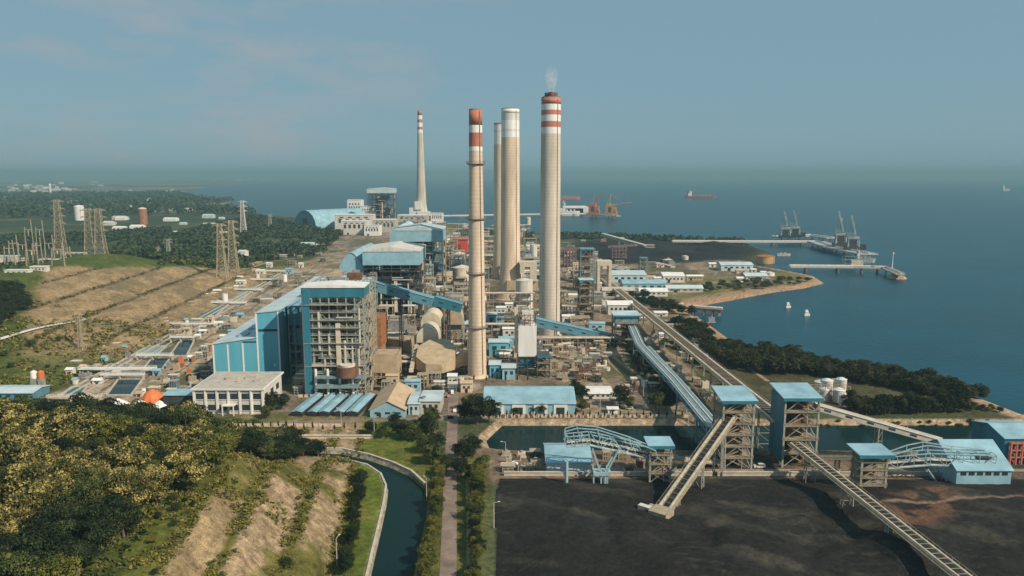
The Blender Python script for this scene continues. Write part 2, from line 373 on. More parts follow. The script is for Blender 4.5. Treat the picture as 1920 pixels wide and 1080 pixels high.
def groundmat(name, s1=.35, s2=2.2, k=.55):
    m = bpy.data.materials.new(name); m.use_nodes = True; n = m.node_tree; l = n.links.new; p = n.nodes["Principled BSDF"]
    p.inputs["Roughness"].default_value = .95; p.inputs["Specular IOR Level"].default_value = .1
    a = n.nodes.new("ShaderNodeAttribute"); a.attribute_name = "zone"; g = n.nodes.new("ShaderNodeNewGeometry")
    out = a.outputs["Color"]
    for sc, lo, hi in ((s1, 1 - k, 1 + k), (s2, 1 - k, 1 + k)):
        no = n.nodes.new("ShaderNodeTexNoise"); no.inputs["Scale"].default_value = sc; no.inputs["Detail"].default_value = 6; no.inputs["Roughness"].default_value = .7
        l(g.outputs["Position"], no.inputs[0])
        r = n.nodes.new("ShaderNodeMapRange"); r.inputs[1].default_value = .3; r.inputs[2].default_value = .7; r.inputs[3].default_value = lo; r.inputs[4].default_value = hi
        l(no.outputs[0], r.inputs[0]); mx = n.nodes.new("ShaderNodeVectorMath"); mx.operation = 'SCALE'
        l(out, mx.inputs[0]); l(r.outputs[0], mx.inputs[3]); out = mx.outputs[0]
    l(out, p.inputs["Base Color"]); b = n.nodes.new("ShaderNodeBump"); b.inputs["Strength"].default_value = .35; b.inputs["Distance"].default_value = .6
    l(no.outputs[0], b.inputs["Height"]); l(b.outputs[0], p.inputs["Normal"]); return m
struct("ground", gridmesh("ground", GX, GY, GH, groundmat("ground"), GC), "earth, grass and bare yard of the power station site")
def gh(x, y):
    a, b = heights(np.array([[float(x)]]), np.array([[float(y)]])); return float(a[0, 0])
def ghs(xs, ys): return heights(np.array([xs], float), np.array([ys], float))[0][0]

def watermat(name, col, rough, s, st, streak=(1, 1, 1), spec=.2):
    m = bpy.data.materials.new(name); m.use_nodes = True; n = m.node_tree; l = n.links.new; p = n.nodes["Principled BSDF"]
    p.inputs["Base Color"].default_value = (*col, 1); p.inputs["Roughness"].default_value = rough; p.inputs["IOR"].default_value = 1.33 if spec > .15 else 1.25; p.inputs["Specular IOR Level"].default_value = spec
    g = n.nodes.new("ShaderNodeNewGeometry"); mpn = n.nodes.new("ShaderNodeMapping"); mpn.inputs["Scale"].default_value = streak; l(g.outputs["Position"], mpn.inputs[0])
    no = n.nodes.new("ShaderNodeTexNoise"); no.inputs["Scale"].default_value = s; no.inputs["Detail"].default_value = 8; l(mpn.outputs[0], no.inputs[0])
    b = n.nodes.new("ShaderNodeBump"); b.inputs["Strength"].default_value = st; b.inputs["Distance"].default_value = 1.0
    l(no.outputs[0], b.inputs["Height"]); l(b.outputs[0], p.inputs["Normal"])
    n2 = n.nodes.new("ShaderNodeTexNoise"); n2.inputs["Scale"].default_value = s * .04; n2.inputs["Detail"].default_value = 6; l(mpn.outputs[0], n2.inputs[0])
    cr = n.nodes.new("ShaderNodeValToRGB"); cr.color_ramp.elements[0].position = .35; cr.color_ramp.elements[1].position = .7
    cr.color_ramp.elements[0].color = (*[c * .86 for c in col], 1); cr.color_ramp.elements[1].color = (*[c * 1.18 for c in col], 1)
    l(n2.outputs[0], cr.inputs[0]); l(cr.outputs[0], p.inputs["Base Color"]); return m
sea = MB(); sea.quadset([(-46000, 30, -2.6), (46000, 30, -2.6), (46000, 44000, -2.6), (-46000, 44000, -2.6)], [(0, 1, 2, 3)])
struct("sea", sea.mesh("sea", watermat("sea water", (.0015, .052, .080), .30, .25, .35)), "wide calm blue green sea reaching the hazy horizon")
cw = watermat("canal water", (.007, .024, .025), .12, .5, .08, spec=.12)
for nm, P, z in (("canal_water", CANB, -2.4), ("canal_water", CANA, -2.4)):
    mb = MB(); mb.quadset([(p[0], p[1], z) for p in P], [tuple(range(len(P)))])
    struct(nm, mb.mesh(nm, cw), None)

# coal yard with pushed up stock
NX, NY = 330, 240
cxs = np.linspace(-13, 420, NX); cys = np.linspace(70, 309, NY); CX, CY = np.meshgrid(cxs, cys)
edge = np.clip(-sd(COAL, CX, CY), 0, 30)
CZ = .15 + ss(0, 22, edge) * (4.2 * fbm(CX, CY, .022) + 2.2 * np.abs(fbm(CX + 40, CY, .06) - .5) * 2 + 1.0 * fbm(CX, CY, .18)) + ss(5, 40, edge) * 5 * ss(.55, .75, fbm(CX + 300, CY + 90, .012))
CZ = CZ + .5 * np.sin((CX * .8 + CY * .45) * .35 + 3 * fbm(CX, CY, .03)) * ss(4, 20, edge) * ss(.4, .6, fbm(CX, CY + 50, .02))
cc = np.zeros(CX.shape + (3,)); nn = fbm(CX, CY, .05); nb = fbm(CX * .45 + CY * .9, CY * .15 - CX * .3, .09, 4)
cc[:] = np.array((.020, .019, .0175)); cc *= (.75 + .6 * nn)[..., None]
k = ss(.55, .72, nb)[..., None] * .8; cc = cc * (1 - k) + k * np.array((.055, .05, .04))
wob = fbm(CX, CY, .02, 3); tl = ((CX * .42 + CY * .9 + 46 * wob) / 7.5) % 1; k = (ss(.09, .03, np.abs(tl - .5)) * ss(.40, .55, fbm(CX + 9, CY, .03)))[..., None] * .55; cc = cc * (1 - k) + k * np.array((.050, .046, .040))
CZ = CZ - .25 * k[..., 0]
rd = sd([G(*p) for p in [(1660, 985), (1690, 938), (1760, 918), (1800, 940), (1775, 985), (1700, 1000)]], CX, CY)
k = .6 * (ss(6, -5, rd + 8 * (nn - .5)) * ss(.42, .56, fbm(CX, CY, .12)))[..., None]; cc = cc * (1 - k) + k * np.array((.20, .10, .062))
k = (ss(1.3, .4, np.abs(CY - Yg(957) - .12 * (CX - 150) - 5 * (nn - .5))) * ss(130, 150, CX) * ss(215, 195, CX))[..., None] * .7; cc = cc * (1 - k) + k * np.array((.25, .18, .13))
keep = sd(COAL, CX, CY)
struct("coal_yard", gridmesh("coal_yard", CX, CY, np.where(keep < .3, CZ, -.5), groundmat("coal", .5, 2.5, .45), cc), "dark coal stockyard with pushed up ridges")

def ribbon(name, pts, w, z, m, label=None, h=None, kind='structure'):
    P = [Vector((p[0], p[1])) for p in pts]; mb = MB(); Lf = []; Rt = []
    for i, p in enumerate(P):
        d = (P[min(i + 1, len(P) - 1)] - P[max(i - 1, 0)]).normalized(); n = Vector((-d.y, d.x)) * w / 2
        Lf.append(p + n); Rt.append(p - n)
    zz = [z + (pts[i][2] if len(pts[i]) > 2 else 0) for i in range(len(P))]
    if h is None:
        for i in range(len(P) - 1): mb.quadset([(*Rt[i], zz[i]), (*Rt[i + 1], zz[i + 1]), (*Lf[i + 1], zz[i + 1]), (*Lf[i], zz[i])], [(0, 1, 2, 3)])
    else:
        for i in range(len(P) - 1):
            a = [Rt[i], Rt[i + 1], Lf[i + 1], Lf[i]]
            mb.quadset([(*q, zz[i] - h) for q in a] + [(*q, zz[i]) for q in a], [(3, 2, 1, 0), (4, 5, 6, 7), (0, 1, 5, 4), (2, 3, 7, 6), (1, 2, 6, 5), (3, 0, 4, 7)])
    return struct(name, mb.mesh(name, M[m]), label, kind)
ribbon("road", [(-22, 60)] + [G(*p)[:2] for p in [(840, 1080), (843, 960), (845, 860), (848, 800), (850, 745), (852, 700)]], 5.6, .10, "asphalt", "pale pinkish service road running straight to the plant")
ribbon("path", [(-15, 60)] + [G(*p)[:2] for p in [(879, 1080), (879, 1010), (878, 955), (876, 905)]], 1.5, .12, "dirt", "narrow track beside the road")
ribbon("canal_kerb", [(CANB[i][0] - .5, CANB[i][1], 0) for i in range(1, 11)], 0.8, .35, "kerb", "pale kerb along the inner bank of the curved canal", h=1.5)
ribbon("canal_kerb", [(CANB[i][0] + .3, CANB[i][1] + .8, 0) for i in range(15, 21)], 1.0, .35, "kerb", "pale kerb along the outer bank of the curved canal", h=1.5)
ribbon("yard_road", [G(950, 876)[:2], (60, 316), (200, 316), (360, 316)], 3.2, .22, "dirt")
ribbon("plant_road", [G(430, 797)[:2], G(850, 783)[:2]], 5, .10, "asphalt")
ribbon("plant_road", [G(1005, 768)[:2], G(1300, 775)[:2]], 4, .10, "dirt")
for a, b, w in (((1080, 660), (1190, 775), 4), ((1110, 650), (1250, 775), 3), ((1230, 640), (1370, 770), 3.5), ((930, 700), (1130, 715), 4), ((870, 660), (855, 560), 5), ((1060, 600), (1190, 700), 3.5), ((1310, 625), (1440, 715), 3)):
    ribbon("plant_road", [G(*a)[:2], G(*b)[:2]], w, .12, "dirt")


# ================================================================ chimneys
def chimney(label, px, base_py, top_py, r0, r1, bands, rings=(), m="concrete", flare=0, flues=0, Y=None):
    Y = Y or Yg(base_py); b = W(px, base_py, Y); x = b[0]; top = W(px, top_py, Y)[2]
    t = T("chimney", label, "chimney", (x, Y, 0))
    zs = [top] + [W(px, q, Y)[2] for q, _ in bands]
    rad = lambda z: r0 + (r1 - r0) * max(0, min(1, z / top)) ** .75 + flare * max(0, 1 - z / 38) ** 2
    low = zs[-1]
    mb = MB(); mb.lathe(0, 0, [(rad(low * k / 24), low * k / 24) for k in range(25)], 40, False); mb.lathe(0, 0, [(rad(0) + 1.2, -1), (rad(0) + 1.2, 1.2)], 40); t.part("shaft", mb, m, smooth=True)
    for i, (q, c) in enumerate(bands):
        mb = MB(); a, d = zs[i + 1], zs[i]; mb.lathe(0, 0, [(rad(a) + .03, a), (rad(d) + .03, d)], 40, i == 0)
        t.part("painted_band", mb, c, smooth=True, label={"red": "red painted band", "white": "white painted band", "redp": "faded red band"}.get(c))
    for q in rings:
        z = W(px, q, Y)[2]; mb = MB(); r = rad(z); mb.lathe(0, 0, [(r, z - .9), (r + 1.5, z - .2), (r + 1.5, z + .1), (r, z + .1)], 40, False)
        rg = t.part("ring_platform", mb, "dark_conc"); mb = MB()
        for hgt in (.7, 1.3): mb.lathe(0, 0, [(r + 1.5, z + hgt), (r + 1.56, z + hgt + .12), (r + 1.44, z + hgt + .12), (r + 1.5, z + hgt)], 40, False)
        for k in range(20):
            a = k * math.pi / 10; mb.box((r + 1.5) * math.cos(a), (r + 1.5) * math.sin(a), z, .12, .12, 1.4)
        t.part("railing", mb, "dark_conc", rg)
    mb = MB(); r = rad(top); mb.lathe(0, 0, [(r * .99, top), (r * .99, top + .8), (r * .86, top + .8)], 40, False); mb.lathe(0, 0, [(.1, top + .2), (r * .86, top + .2)], 30, False); t.part("rim", mb, "dark_conc")
    mb = MB()
    for z in np.arange(3, top - 2, 2.4):
        a = -.9; mb.box((rad(z) + .25) * math.cos(a), (rad(z) + .25) * math.sin(a), z, .5, .35, 2.4)
    t.part("ladder", mb, "dark_conc")
    for k in range(flues):
        a = 2.1 * k + .5; mb = MB(); mb.lathe(r * .42 * math.cos(a), r * .42 * math.sin(a), [(r * .30, top), (r * .30, top + 4.2), (r * .24, top + 4.2)], 16); t.part("flue_tip", mb, "rustdark")
    return t, top, x, Y
chimney("nearest chimney, red and white topped concrete with four dark ring platforms", 895, 706, 207, 6.2, 4.0, [(235, "red"), (249, "white"), (275, "red"), (283, "white")], (307, 410, 512, 612), "conc_warm")
_c, CT, CX0, CY0 = chimney("tall smoking chimney with three red and white bands, rightmost of the stacks", 1030, 630, 184, 8.7, 7.6, [(196, "redp"), (207, "white"), (216, "redp"), (228, "white"), (239, "redp"), (251, "white")], (), "concrete", 0, 3)
chimney("broad pale chimney with white upper bands and a flared foot", 957, 560, 205, 11.0, 9.2, [(213, "white"), (226, "offwhite"), (243, "white"), (247, "offwhite"), (258, "white")], (), "conc_warm", 5)
chimney("chimney mostly hidden behind the broad pale stack", 940, 520, 232, 10.5, 8.8, [(234, "redp"), (245, "white"), (248, "offwhite"), (271, "white")], (), "conc_warm", 2)
t, _, fx, fy = chimney("distant slender white banded chimney beyond the blue boiler houses", 790.5, 404, 208, 18.5, 7.0, [(216, "redp"), (224, "white"), (230, "redp"), (238, "white"), (243, "redp"), (249, "white")], (), "concrete", 6)
mb = MB(); mb.box(-22, -6, 0, 30, 26, 26).box(10, -18, 0, 40, 22, 14).box(-8, -12, 20, 22, 22, 26).extr_y([(-42, 0), (-20, 0), (-8, 38), (-20, 32)], -16, 2); t.part("flue_duct", mb, "white")
# thin smoke
mb = MB(); mb.lathe(0, 0, [(1.2, 0), (3.0, 6), (4.8, 12), (5.2, 17), (3.4, 22), (.5, 25)], 24)
sm = bpy.data.materials.new("smoke"); sm.use_nodes = True; n = sm.node_tree; n.nodes.remove(n.nodes["Principled BSDF"])
pv = n.nodes.new("ShaderNodeVolumePrincipled"); pv.inputs["Color"].default_value = (.95, .95, .95, 1)
tcn = n.nodes.new("ShaderNodeTexCoord"); sxx = n.nodes.new("ShaderNodeSeparateXYZ"); n.links.new(tcn.outputs["Object"], sxx.inputs[0])
m1 = n.nodes.new("ShaderNodeMapRange"); m1.inputs[1].default_value = 0; m1.inputs[2].default_value = 23; m1.inputs[3].default_value = .3; m1.inputs[4].default_value = 0.0
no = n.nodes.new("ShaderNodeTexNoise"); no.inputs["Scale"].default_value = .28; no.inputs["Detail"].default_value = 4; n.links.new(tcn.outputs["Object"], no.inputs[0])
m3 = n.nodes.new("ShaderNodeMapRange"); m3.inputs[1].default_value = .35; m3.inputs[2].default_value = .7
m2 = n.nodes.new("ShaderNodeMath"); m2.operation = 'MULTIPLY'
n.links.new(sxx.outputs[2], m1.inputs[0]); n.links.new(no.outputs[0], m3.inputs[0]); n.links.new(m1.outputs[0], m2.inputs[0]); n.links.new(m3.outputs[0], m2.inputs[1]); n.links.new(m2.outputs[0], pv.inputs["Density"])
n.links.new(pv.outputs[0], n.nodes["Material Output"].inputs["Volume"])
o = single("smoke_plume", mb, sm, "thin white smoke rising from the rightmost chimney", "smoke", (CX0, CY0, CT + 1.5), world=False); o["kind"] = "stuff"

# ================================================================ generic industrial builders (local coordinates, front towards -y)
def frame_mb(w, d, h, nx, ny, nz, c=.7, brace=True, seed=0):
    mb = MB(); rr = random.Random(seed)
    xs = [-w / 2 + w * i / nx for i in range(nx + 1)]; ys = [-d / 2 + d * j / ny for j in range(ny + 1)]; zs = [h * k / nz for k in range(nz + 1)]
    for x in xs:
        for y in ys: mb.box(x, y, 0, c, c, h)
    for z in zs[1:]:
        for y in ys: mb.bar((-w / 2, y, z), (w / 2, y, z), c * .6, c * .8)
        for x in xs: mb.bar((x, -d / 2, z), (x, d / 2, z), c * .6, c * .8)
    if brace:
        for k in range(nz):
            for i in range(nx):
                if rr.random() < .28:
                    a, b = (i, i + 1) if rr.random() < .5 else (i + 1, i)
                    mb.bar((xs[a], -d / 2 - .02, zs[k]), (xs[b], -d / 2 - .02, zs[k + 1]), c * .35)
            for j in range(ny):
                if rr.random() < .5: mb.bar((w / 2 + .02, ys[j], zs[k]), (w / 2 + .02, ys[j + 1], zs[k + 1]), c * .35)
    return mb
def rail(mb, w, d, z, c=.1):
    for zz in (.55, 1.1):
        for y in (-d / 2, d / 2): mb.bar((-w / 2, y, z + zz), (w / 2, y, z + zz), c)
        for x in (-w / 2, w / 2): mb.bar((x, -d / 2, z + zz), (x, d / 2, z + zz), c)
    n = max(1, int(w / 2.5))
    for i in range(n + 1):
        for y in (-d / 2, d / 2): mb.box(-w / 2 + w * i / n, y, z, c, c, 1.1)
    return mb
def gable(w, d, h0, h1, axis='x', over=.5):
    """thin gabled roof sheet over a w x d box; ridge along axis"""
    t = .25
    if axis == 'x':
        a = d / 2 + over; return MB().extr_x([(-a, h0 - .1), (0, h1), (a, h0 - .1), (a, h0 + t - .1), (0, h1 + t), (-a, h0 + t - .1)], -w / 2 - over, w / 2 + over)
    a = w / 2 + over; return MB().extr_y([(-a, h0 - .1), (0, h1), (a, h0 - .1), (a, h0 + t - .1), (0, h1 + t), (-a, h0 + t - .1)], -d / 2 - over, d / 2 + over)
def gwalls(w, d, h0, h1, axis='x'):
    if axis == 'x': return MB().extr_x([(-d / 2, 0), (d / 2, 0), (d / 2, h0 - .12), (0, h1 - .05), (-d / 2, h0 - .12)], -w / 2, w / 2)
    return MB().extr_y([(-w / 2, 0), (w / 2, 0), (w / 2, h0 - .12), (0, h1 - .05), (-w / 2, h0 - .12)], -d / 2, d / 2)
def front_boxes(t, name, m, n, x0, x1, y, z, w, h, parent=None, dep=.16):
    for i in range(n):
        mb = MB(); x = x0 + (x1 - x0) * (i + .5) / n; mb.box(x, y, z, w, dep, h); t.part(name, mb, m, parent)
def span(pl, pr, py):
    """world x of left/right and depth from a base line in the photograph"""
    Y = Yg(py); return W(pl, py, Y)[0], W(pr, py, Y)[0], Y
def zat(py, Y): return W(960, py, Y)[2]

# ---- turbine hall (cyan) ---------------------------------------------------
Y0 = Yg(724); xl = W(398, 640, Y0)[0]; xm = W(482, 640, Y0)[0]; xr = W(523, 640, Y0)[0]
zl, zm, zh = zat(646, Y0), zat(634, Y0), zat(588, Y0); zh2 = zat(584, Y0)
t = T("turbine_hall", "long cyan turbine hall with white vertical strips, stepped roof running away from the camera", "turbine hall", (xl, Y0, 0), R(2.2))
wl, wh = xm - xl, xr - xl; D = 205
t.part("low_bay_wall", MB().extr_y([(0, 2.2), (wl, 2.2), (wl, zm), (0, zl)], 0, D), "cyan")
t.part("high_bay_wall", MB().extr_y([(wl + .02, .0), (wh, .0), (wh, zh2), (wl + .02, zh)], .15, D - 40), "cyan")
t.part("low_bay_roof", MB().extr_y([(-.6, zl + .05), (wl - .1, zm + .05), (wl - .1, zm + .5), (-.6, zl + .5)], -.5, D + .5), "blue_pale")
t.part("high_bay_roof", MB().extr_y([(wl - .5, zh + .05), (wh + .6, zh2 + .05), (wh + .6, zh2 + .5), (wl - .5, zh + .5)], -.4, D - 39.5), "blue_pale")
t.part("plinth", MB().box(wl / 2, D / 2, 0, wl - .6, D - .6, 2.2), "dark")
for x, zt in ((.2, zl), (9.0, zl), (18.2, zl + 1), (wl - .3, zh - .1), (wh - .5, zh2 - .1)):
    t.part("white_strip", MB().box(x + .1, -.12, 1.0, .95, .3, zt - 1.2), "white")
t.part("window_band", MB().box((wl + wh) / 2, .05, zat(622, Y0), wh - wl - 1.6, .25, 1.3), "glass")
t.part("window_band", MB().box(wl - 5, -.02, zm - 3.0, 8.5, .25, .8), "glass")
for k in range(9):
    t.part("roof_vent", MB().box(wl * .55, 14 + k * 21, (zl + zm) / 2 + .5, 5, 9, 1.5), "blue_wall")
# side bay at right of hall
wb = W(556, 640, Y0)[0] - xr + .5; zb = zat(574, Y0 + 16)
t = T("bunker_bay", "deep teal bunker bay with dark open floors beside the turbine hall", "bunker bay", (xr + .9 + wb / 2, Y0 + 38, 0), R(2.2))
t.part("steel_frame", frame_mb(wb, 44, zb, 3, 4, 8, .8, True, 3), "steel_blue")
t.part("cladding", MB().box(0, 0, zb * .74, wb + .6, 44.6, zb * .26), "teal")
t.part("cladding", MB().box(-wb * .1, -12, zb * .45, wb * .55, 14, zb * .24), "cyan")
t.part("floor_slab", MB().box(0, 0, zb * .38, wb + .8, 44.8, .5).box(0, 0, zb * .18, wb + .8, 44.8, .5), "steel")
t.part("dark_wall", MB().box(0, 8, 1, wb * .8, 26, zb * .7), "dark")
t.part("roof", MB().box(0, 0, zb + .05, wb + 1.2, 45.4, .4), "blue_roof")

# ---- boiler houses ----------------------------------------------------------
def boiler(label, pl, pr, base_py, top_py, depth, clad_py=None, roofm="blue_pale", cladm="teal", seed=1, nx=5, nz=9, framem="steel", roofrise=3, corem="steel_tan", Y=None, rd=None):
    Y = Y or Yg(base_py); a = W(pl, base_py, Y)[0]; b = W(pr, base_py, Y)[0]; w = b - a; h = zat(top_py, Y) - roofrise
    rr = random.Random(seed); t = T("boiler_house", label, "boiler house", ((a + b) / 2, Y + depth / 2, 0), R(1.5))
    zc = zat(clad_py, Y) if clad_py else h - 5
    t.part("steel_frame", frame_mb(w, depth, h - .1, nx, 4, nz, .68, True, seed), framem)
    for k in range(2, nz, 1):
        z = zc * k / nz
        if z < zc - 1.5:
            pw = rr.uniform(.45, 1.04) * w; px_ = rr.uniform(-.5, .5) * (w - pw); mb = MB().box(px_, -rr.uniform(0, 2.4), z + .1, pw, depth * 1.03, .32); mb.bar((px_ - pw / 2, -depth * .52, z + 1.5), (px_ + pw / 2, -depth * .52, z + 1.5), .14); mb.bar((px_ - pw / 2, -depth * .52, z + 1.0), (px_ + pw / 2, -depth * .52, z + 1.0), .14); t.part("platform", mb, framem)
    t.part("furnace", MB().box(0, 7, zc * .22, w * .5, depth * .42, zc * .70).prism([(-w * .25, 7 - depth * .2), (w * .25, 7 - depth * .2), (w * .18, 9), (-w * .18, 9)], zc * .10, zc * .219), corem)
    em = None
    for k in range(34):
        z = rr.uniform(.05, .88) * zc; mb = MB(); mb.box(rr.uniform(-.42, .42) * w, -depth * rr.uniform(.30, .47), z, rr.uniform(2, 7), rr.uniform(2, 5), rr.uniform(2, 6)); t.part("equipment", mb, rr.choice(["tan", "grey", "rustdark", "steel_tan", "conc_pale", "dark"]))
    for k in range(9):
        z = rr.uniform(.05, .8) * zc; mb = MB(); mb.box(rr.uniform(-.42, .42) * w, -depth * rr.uniform(.32, .46), z, rr.uniform(2, 6), 3, rr.uniform(1.5, 4)); t.part("equipment", mb, "rust", label="rust coloured boiler equipment")
    mb = MB()
    for k in range(7):
        x = rr.uniform(-.45, .45) * w; z = rr.uniform(.05, .5) * zc; mb.tube((x, -depth * .5 - .8, z), (x, -depth * .5 - .8, z + rr.uniform(8, 25)), rr.uniform(.4, .9))
        z2 = rr.uniform(.1, .8) * zc; x2 = rr.uniform(-.45, .1) * w; mb.tube((x2, -depth * .5 - 1, z2), (x2 + rr.uniform(.2, .4) * w, -depth * .5 - 1, z2), .5)
    t.part("pipe", mb, "conc_pale")
    t.part("downcomer_duct", MB().box(w * .07, -depth / 2 - .6, zc * .24, 2.6, 2.0, zc * .5), "cream")
    mb = MB()                                   # stair tower on the right flank
    for k in range(nz):
        z0, z1 = zc * k / nz, zc * (k + 1) / nz; s = -1 if k % 2 else 1
        mb.bar((w / 2 + 1.6, -s * 4 - depth * .2, z0), (w / 2 + 1.6, s * 4 - depth * .2, z1), 1.2, .4); mb.box(w / 2 + 1.6, s * 5 - depth * .2, z1, 2.4, 2.6, .25)
    for y in (-6.4, 6.4): mb.box(w / 2 + 2.9, y - depth * .2, 0, .35, .35, zc)
    t.part("stair", mb, "steel_tan")
    t.part("cladding", MB().box(0, (rd - depth) / 2 if rd else 0, zc, w + 1.5, (rd or depth) + 1.5, h - zc), cladm)
    t.part("roof", MB().extr_y([(-w / 2 - 1.2, h + .02), (w / 2 + 1.2, h + .02), (w / 2 + 1.2, h + .6), (0, h + roofrise), (-w / 2 - 1.2, h + .6)], -depth / 2 - 1.2, (-depth / 2 + rd if rd else depth / 2) + 1.2), roofm)
    if rd:
        for q in range(7): t.part("deck_unit", MB().box(rr.uniform(-.4, .4) * w, rr.uniform(-depth / 2 + rd + 4, depth / 2 - 3), h, rr.uniform(4, 9), rr.uniform(3, 6), rr.uniform(1.5, 5)), rr.choice(["grey", "tan", "rustdark", "steel_blue"]))
    return t, w, h, zc
t, w, h, zc = boiler("nearest open boiler house with pale roof and a tall teal riser up its left side", 574, 684, 742, 533, 46, 557, "white", seed=4, nx=7, nz=13, corem="grey", roofrise=2, rd=17)
mb = MB().box(-w / 2 + 2.2, -24.2, 1, 3.6, 2.2, h - 2); t.part("riser_duct", mb, "teal")
mb = MB().box(-w / 2 - .2, -23.9, 1, .8, 1.0, h - 4); t.part("riser_duct", mb, "white")
mb = MB().box(w * .05, -26, 6, w * .7, 5, 2.2).box(w * .1, -27, 12, w * .8, 4, 1.2); t.part("low_gallery", mb, "steel_blue")
mb = MB()
for x in (-.32, -.12, .08, .3): mb.tube((x * w, -25.5, 0), (x * w, -25.5, 17), .8)
t.part("pipe", mb, "white")
t.part("coil", MB().lathe(w * .22, -26, [(6.4, 13), (6.4, 19)], 24), "rustdark"); t.part("coil", MB().lathe(w * .22, -26, [(4.5, 13), (4.5, 20)], 24), "offwhite")
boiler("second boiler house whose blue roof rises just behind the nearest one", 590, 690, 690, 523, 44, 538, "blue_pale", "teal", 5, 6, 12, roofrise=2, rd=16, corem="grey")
boiler("large boiler house with broad blue upper cladding under a pale roof", 684, 786, 612, 463, 58, 497, "offwhite", "blue_wall", 8, 6, 9, "steel_dark", 4, "grey")
boiler("far boiler house with blue top storey left of the nearest chimney", 742, 828, 545, 424, 66, 453, "blue_pale", "blue_wall", 9, 5, 8, "steel_blue", 5, "grey")
def hallbox(name, label, cat, pl, pr, base_py, zt_py, D, rise, wallm, roofm, rz=0, curved=False, Y=None, extra=None):
    Y = Y or Yg(base_py); a = W(pl, base_py, Y)[0]; b = W(pr, base_py, Y)[0]; w = b - a; h = zat(zt_py, Y)
    t = T(name, label, cat, ((a + b) / 2, Y, 0), rz)
    n = 12; prof = [(-w / 2 + w * i / n, h + rise * math.sin(math.pi * i / n) if curved else h + rise * (1 - abs(2 * i / n - 1))) for i in range(n + 1)]
    t.part("wall", MB().extr_y([(-w / 2, 0), (w / 2, 0)] + [(x, z - .05) for x, z in prof[::-1]], 0, D), wallm)
    t.part("roof", MB().extr_y(prof + [(x, z + .5) for x, z in prof[::-1]], -.6, D + .6), roofm)
    return t, w, h
t, w, h = hallbox("turbine_hall", "second turbine hall with curved pale blue roof left of the large boiler house", "turbine hall", 640, 683, 600, 500, 90, 12, "blue_wall", "blue_roof", 0, True, Y=640)
front_boxes(t, "window", "glass", 4, -w / 2 + 2, w / 2 - 2, -.1, h * .75, 2, 4)
t, w, h = hallbox("turbine_hall", "pale bleached hall roofs between the two far boiler houses", "turbine hall", 733, 765, 540, 437, 120, 8, "blue_wall", "blue_pale", 0, True, Y=930)
front_boxes(t, "window", "glass", 5, -w / 2 + 2, w / 2 - 2, -.1, h * .7, 2, 4)

